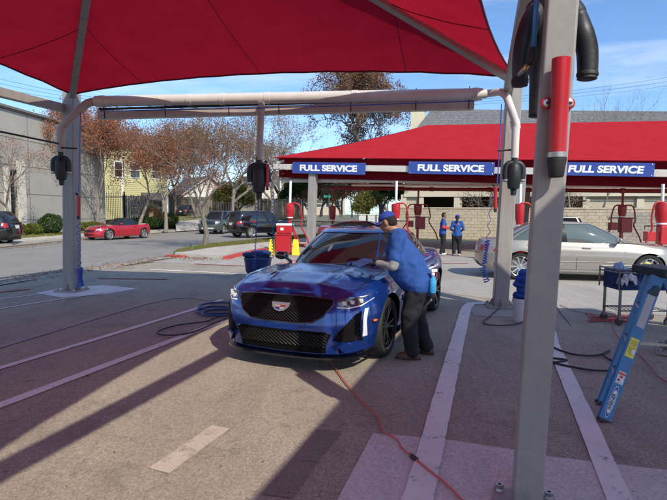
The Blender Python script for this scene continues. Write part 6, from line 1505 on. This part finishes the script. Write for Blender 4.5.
for i, (px, D, h) in enumerate(((320, 62, 4.6), (330, 60, 5.2), (341, 61, 4.8), (352, 60, 5.4), (362, 62, 5.0), (388, 56, 5.2), (309, 64, 4.6))):
    tree('h', ('first', 'second', 'third', 'fourth', 'fifth', 'last', 'farthest left')[i] + ' brown brushy tree from the left between the grey column and the block wall', GB(px, 216, D), h, 2.0 + .3 * (i % 3), M_BROWNL if i % 2 else M_TANL, M_BARK, rz=i * 1.7, group='brushy thicket trees', seed=88, trunk_r=.09, fork=.16, levels=5, leaf_n=6, leaf_s=.09, upness=1.2)
# shrubs: leafy shells
def shrub(label, c, r, m, seed=1, n=3600, ls=.055, group='clipped shrubs by the grey building'):
    rs = random.Random(seed); t = thing('shrub', label, 'shrub', c, 0, group); mb = MB(); c = Vector(c)
    for k in range(n):
        v = Vector((rs.gauss(0, 1), rs.gauss(0, 1), rs.gauss(0, 1))).normalized(); q = rs.uniform(.72, 1.0) * (1 + .10 * sin(5 * v.x + seed) * cos(4 * v.y + 2 * v.z)); p = c + Vector((v.x * r[0] * q, v.y * r[1] * q, r[2] * (1 + v.z * q)))
        x = Vector((rs.gauss(0, 1), rs.gauss(0, 1), rs.gauss(0, 1))).normalized() * ls * rs.uniform(.6, 1.4); y = x.cross(Vector((rs.gauss(0, 1), rs.gauss(0, 1), rs.gauss(0, 1)))).normalized() * ls * .6
        mb.add([p - x, p - y, p + x, p + y], [(0, 1, 2, 3)])
    mb.build('leaves', m, t)
    st_ = MB()
    for k in range(6):
        a = k * 1.05; st_.tube([c, c + Vector((cos(a) * r[0] * .5, sin(a) * r[1] * .5, r[2] * 1.2))], [.03, .01], 5)
    st_.build('stems', M_BARKD, t)
def SB(px, py): q = GP(gpx(px, -1.3), -1.3, 0); q.z = .1; return q
shrub('round dark green shrub against the grey building', SB(50, 233.5), (.78, .78, .72), M_GREENL, 1)
shrub('low olive hedge left of the round shrub', SB(31.5, 234), (.62, .5, .40), mat('x', (0, 0, 0)) and leaf_mat('hedge_leaves', (.08, .11, .02), (.18, .20, .05)), 2)
shrub('low olive hedge between the white pilaster and the black car', SB(18.5, 235), (.4, .4, .40), MATS['hedge_leaves'], 3)
shrub('low clipped hedge to the right of the left grey column', SB(90, 0), (1.3, .6, .40), MATS['hedge_leaves'], 4)
shrub('garden shrubs with orange leaves at the yellow house steps', P(152, 226, 44).xy.to_3d() + Vector((0, 0, .3)), (1.1, .8, .95), leaf_mat('orange_shrub', (.20, .09, .03), (.40, .25, .13)), 5, group='garden shrubs')
shrub('dark green shrub below the porch of the yellow house', P(146, 228, 43).xy.to_3d() + Vector((0, 0, .2)), (1.5, .8, .55), M_GREENL, 6, group='garden shrubs')
shrub('dark rounded shrub by the driveway of the yellow house', P(166, 227, 45).xy.to_3d() + Vector((0, 0, .2)), (1.2, .9, .75), M_GREENL, 7, group='garden shrubs')
# utility pole, wires, street sign, bins
pp = P(255.5, 218, 40); pp.z = 0; po = thing('utility_pole', 'brown wooden utility pole rising behind the black SUV', 'pole', pp)
MB().tube([pp, pp + Vector((.3, 0, 10.6))], [.15, .11], 12).build('pole', mat('pole_wood', (.26, .18, .12), .9, noise=.2), po, smooth=True)
MB().beam(pp + Vector((-.8, 0, 9.9)), pp + Vector((1.4, 0, 9.9)), .1, .12).build('crossarm', M_WOODF, po)
for k in range(3):
    a = P(-60, 62 + 6 * k, 44); b = pp + Vector((.3 * k, 0, 9.9)); wpts = [a.lerp(b, i / 16) - Vector((0, 0, 1.0 * 4 * (i / 16) * (1 - i / 16))) for i in range(17)]
    wpts += [b.lerp(P(760, 60 + 5 * k, 60), i / 16) - Vector((0, 0, 1.2 * 4 * (i / 16) * (1 - i / 16))) for i in range(1, 17)]
    o = MB().tube(wpts, .012, 4).build('power_line', M_RUB); tag(o, ('lowest', 'middle', 'topmost')[2 - k] + ' thin black power line sagging across the sky', 'wire', 'power lines over the street')
sp_ = P(329, 214, 52); sp_.z = .3; sg_ = thing('street_sign', 'small green street name sign on a pole beyond the grey column', 'sign', sp_)
MB().tube([sp_, Vector((sp_.x, sp_.y, 3.6))], .04, 8).build('pole', M_STEEL, sg_); MB().box(Vector((sp_.x - .2, sp_.y - .05, 3.42)), (.75, .03, .22)).build('blade', mat('sign_green', (.01, .28, .20), .5), sg_); MB().box(Vector((sp_.x, sp_.y - .02, 3.66)), (.03, .7, .2)).build('blade', MATS['sign_green'], sg_)
for i, px in enumerate((362, 371, 380)):
    q = P(px, 226, 43); q.z = .0; bq = thing('wheelie_bin', ('leftmost', 'middle', 'rightmost')[i] + ' of three white bins beyond the blue sedan roof', 'bin', q, 0, 'white bins beyond the lane')
    MB().beam(q, q + Vector((0, 0, 1.5)), .55, .5, side=(1, 0, 0), w2=.66, h2=.6).build('bin', mat('white_bin', (.6, .6, .58), .6), bq, bevel=.04); MB().box(q + Vector((0, 0, 1.55)), (.72, .66, .08)).build('lid', MATS['white_bin'], bq, bevel=.02)
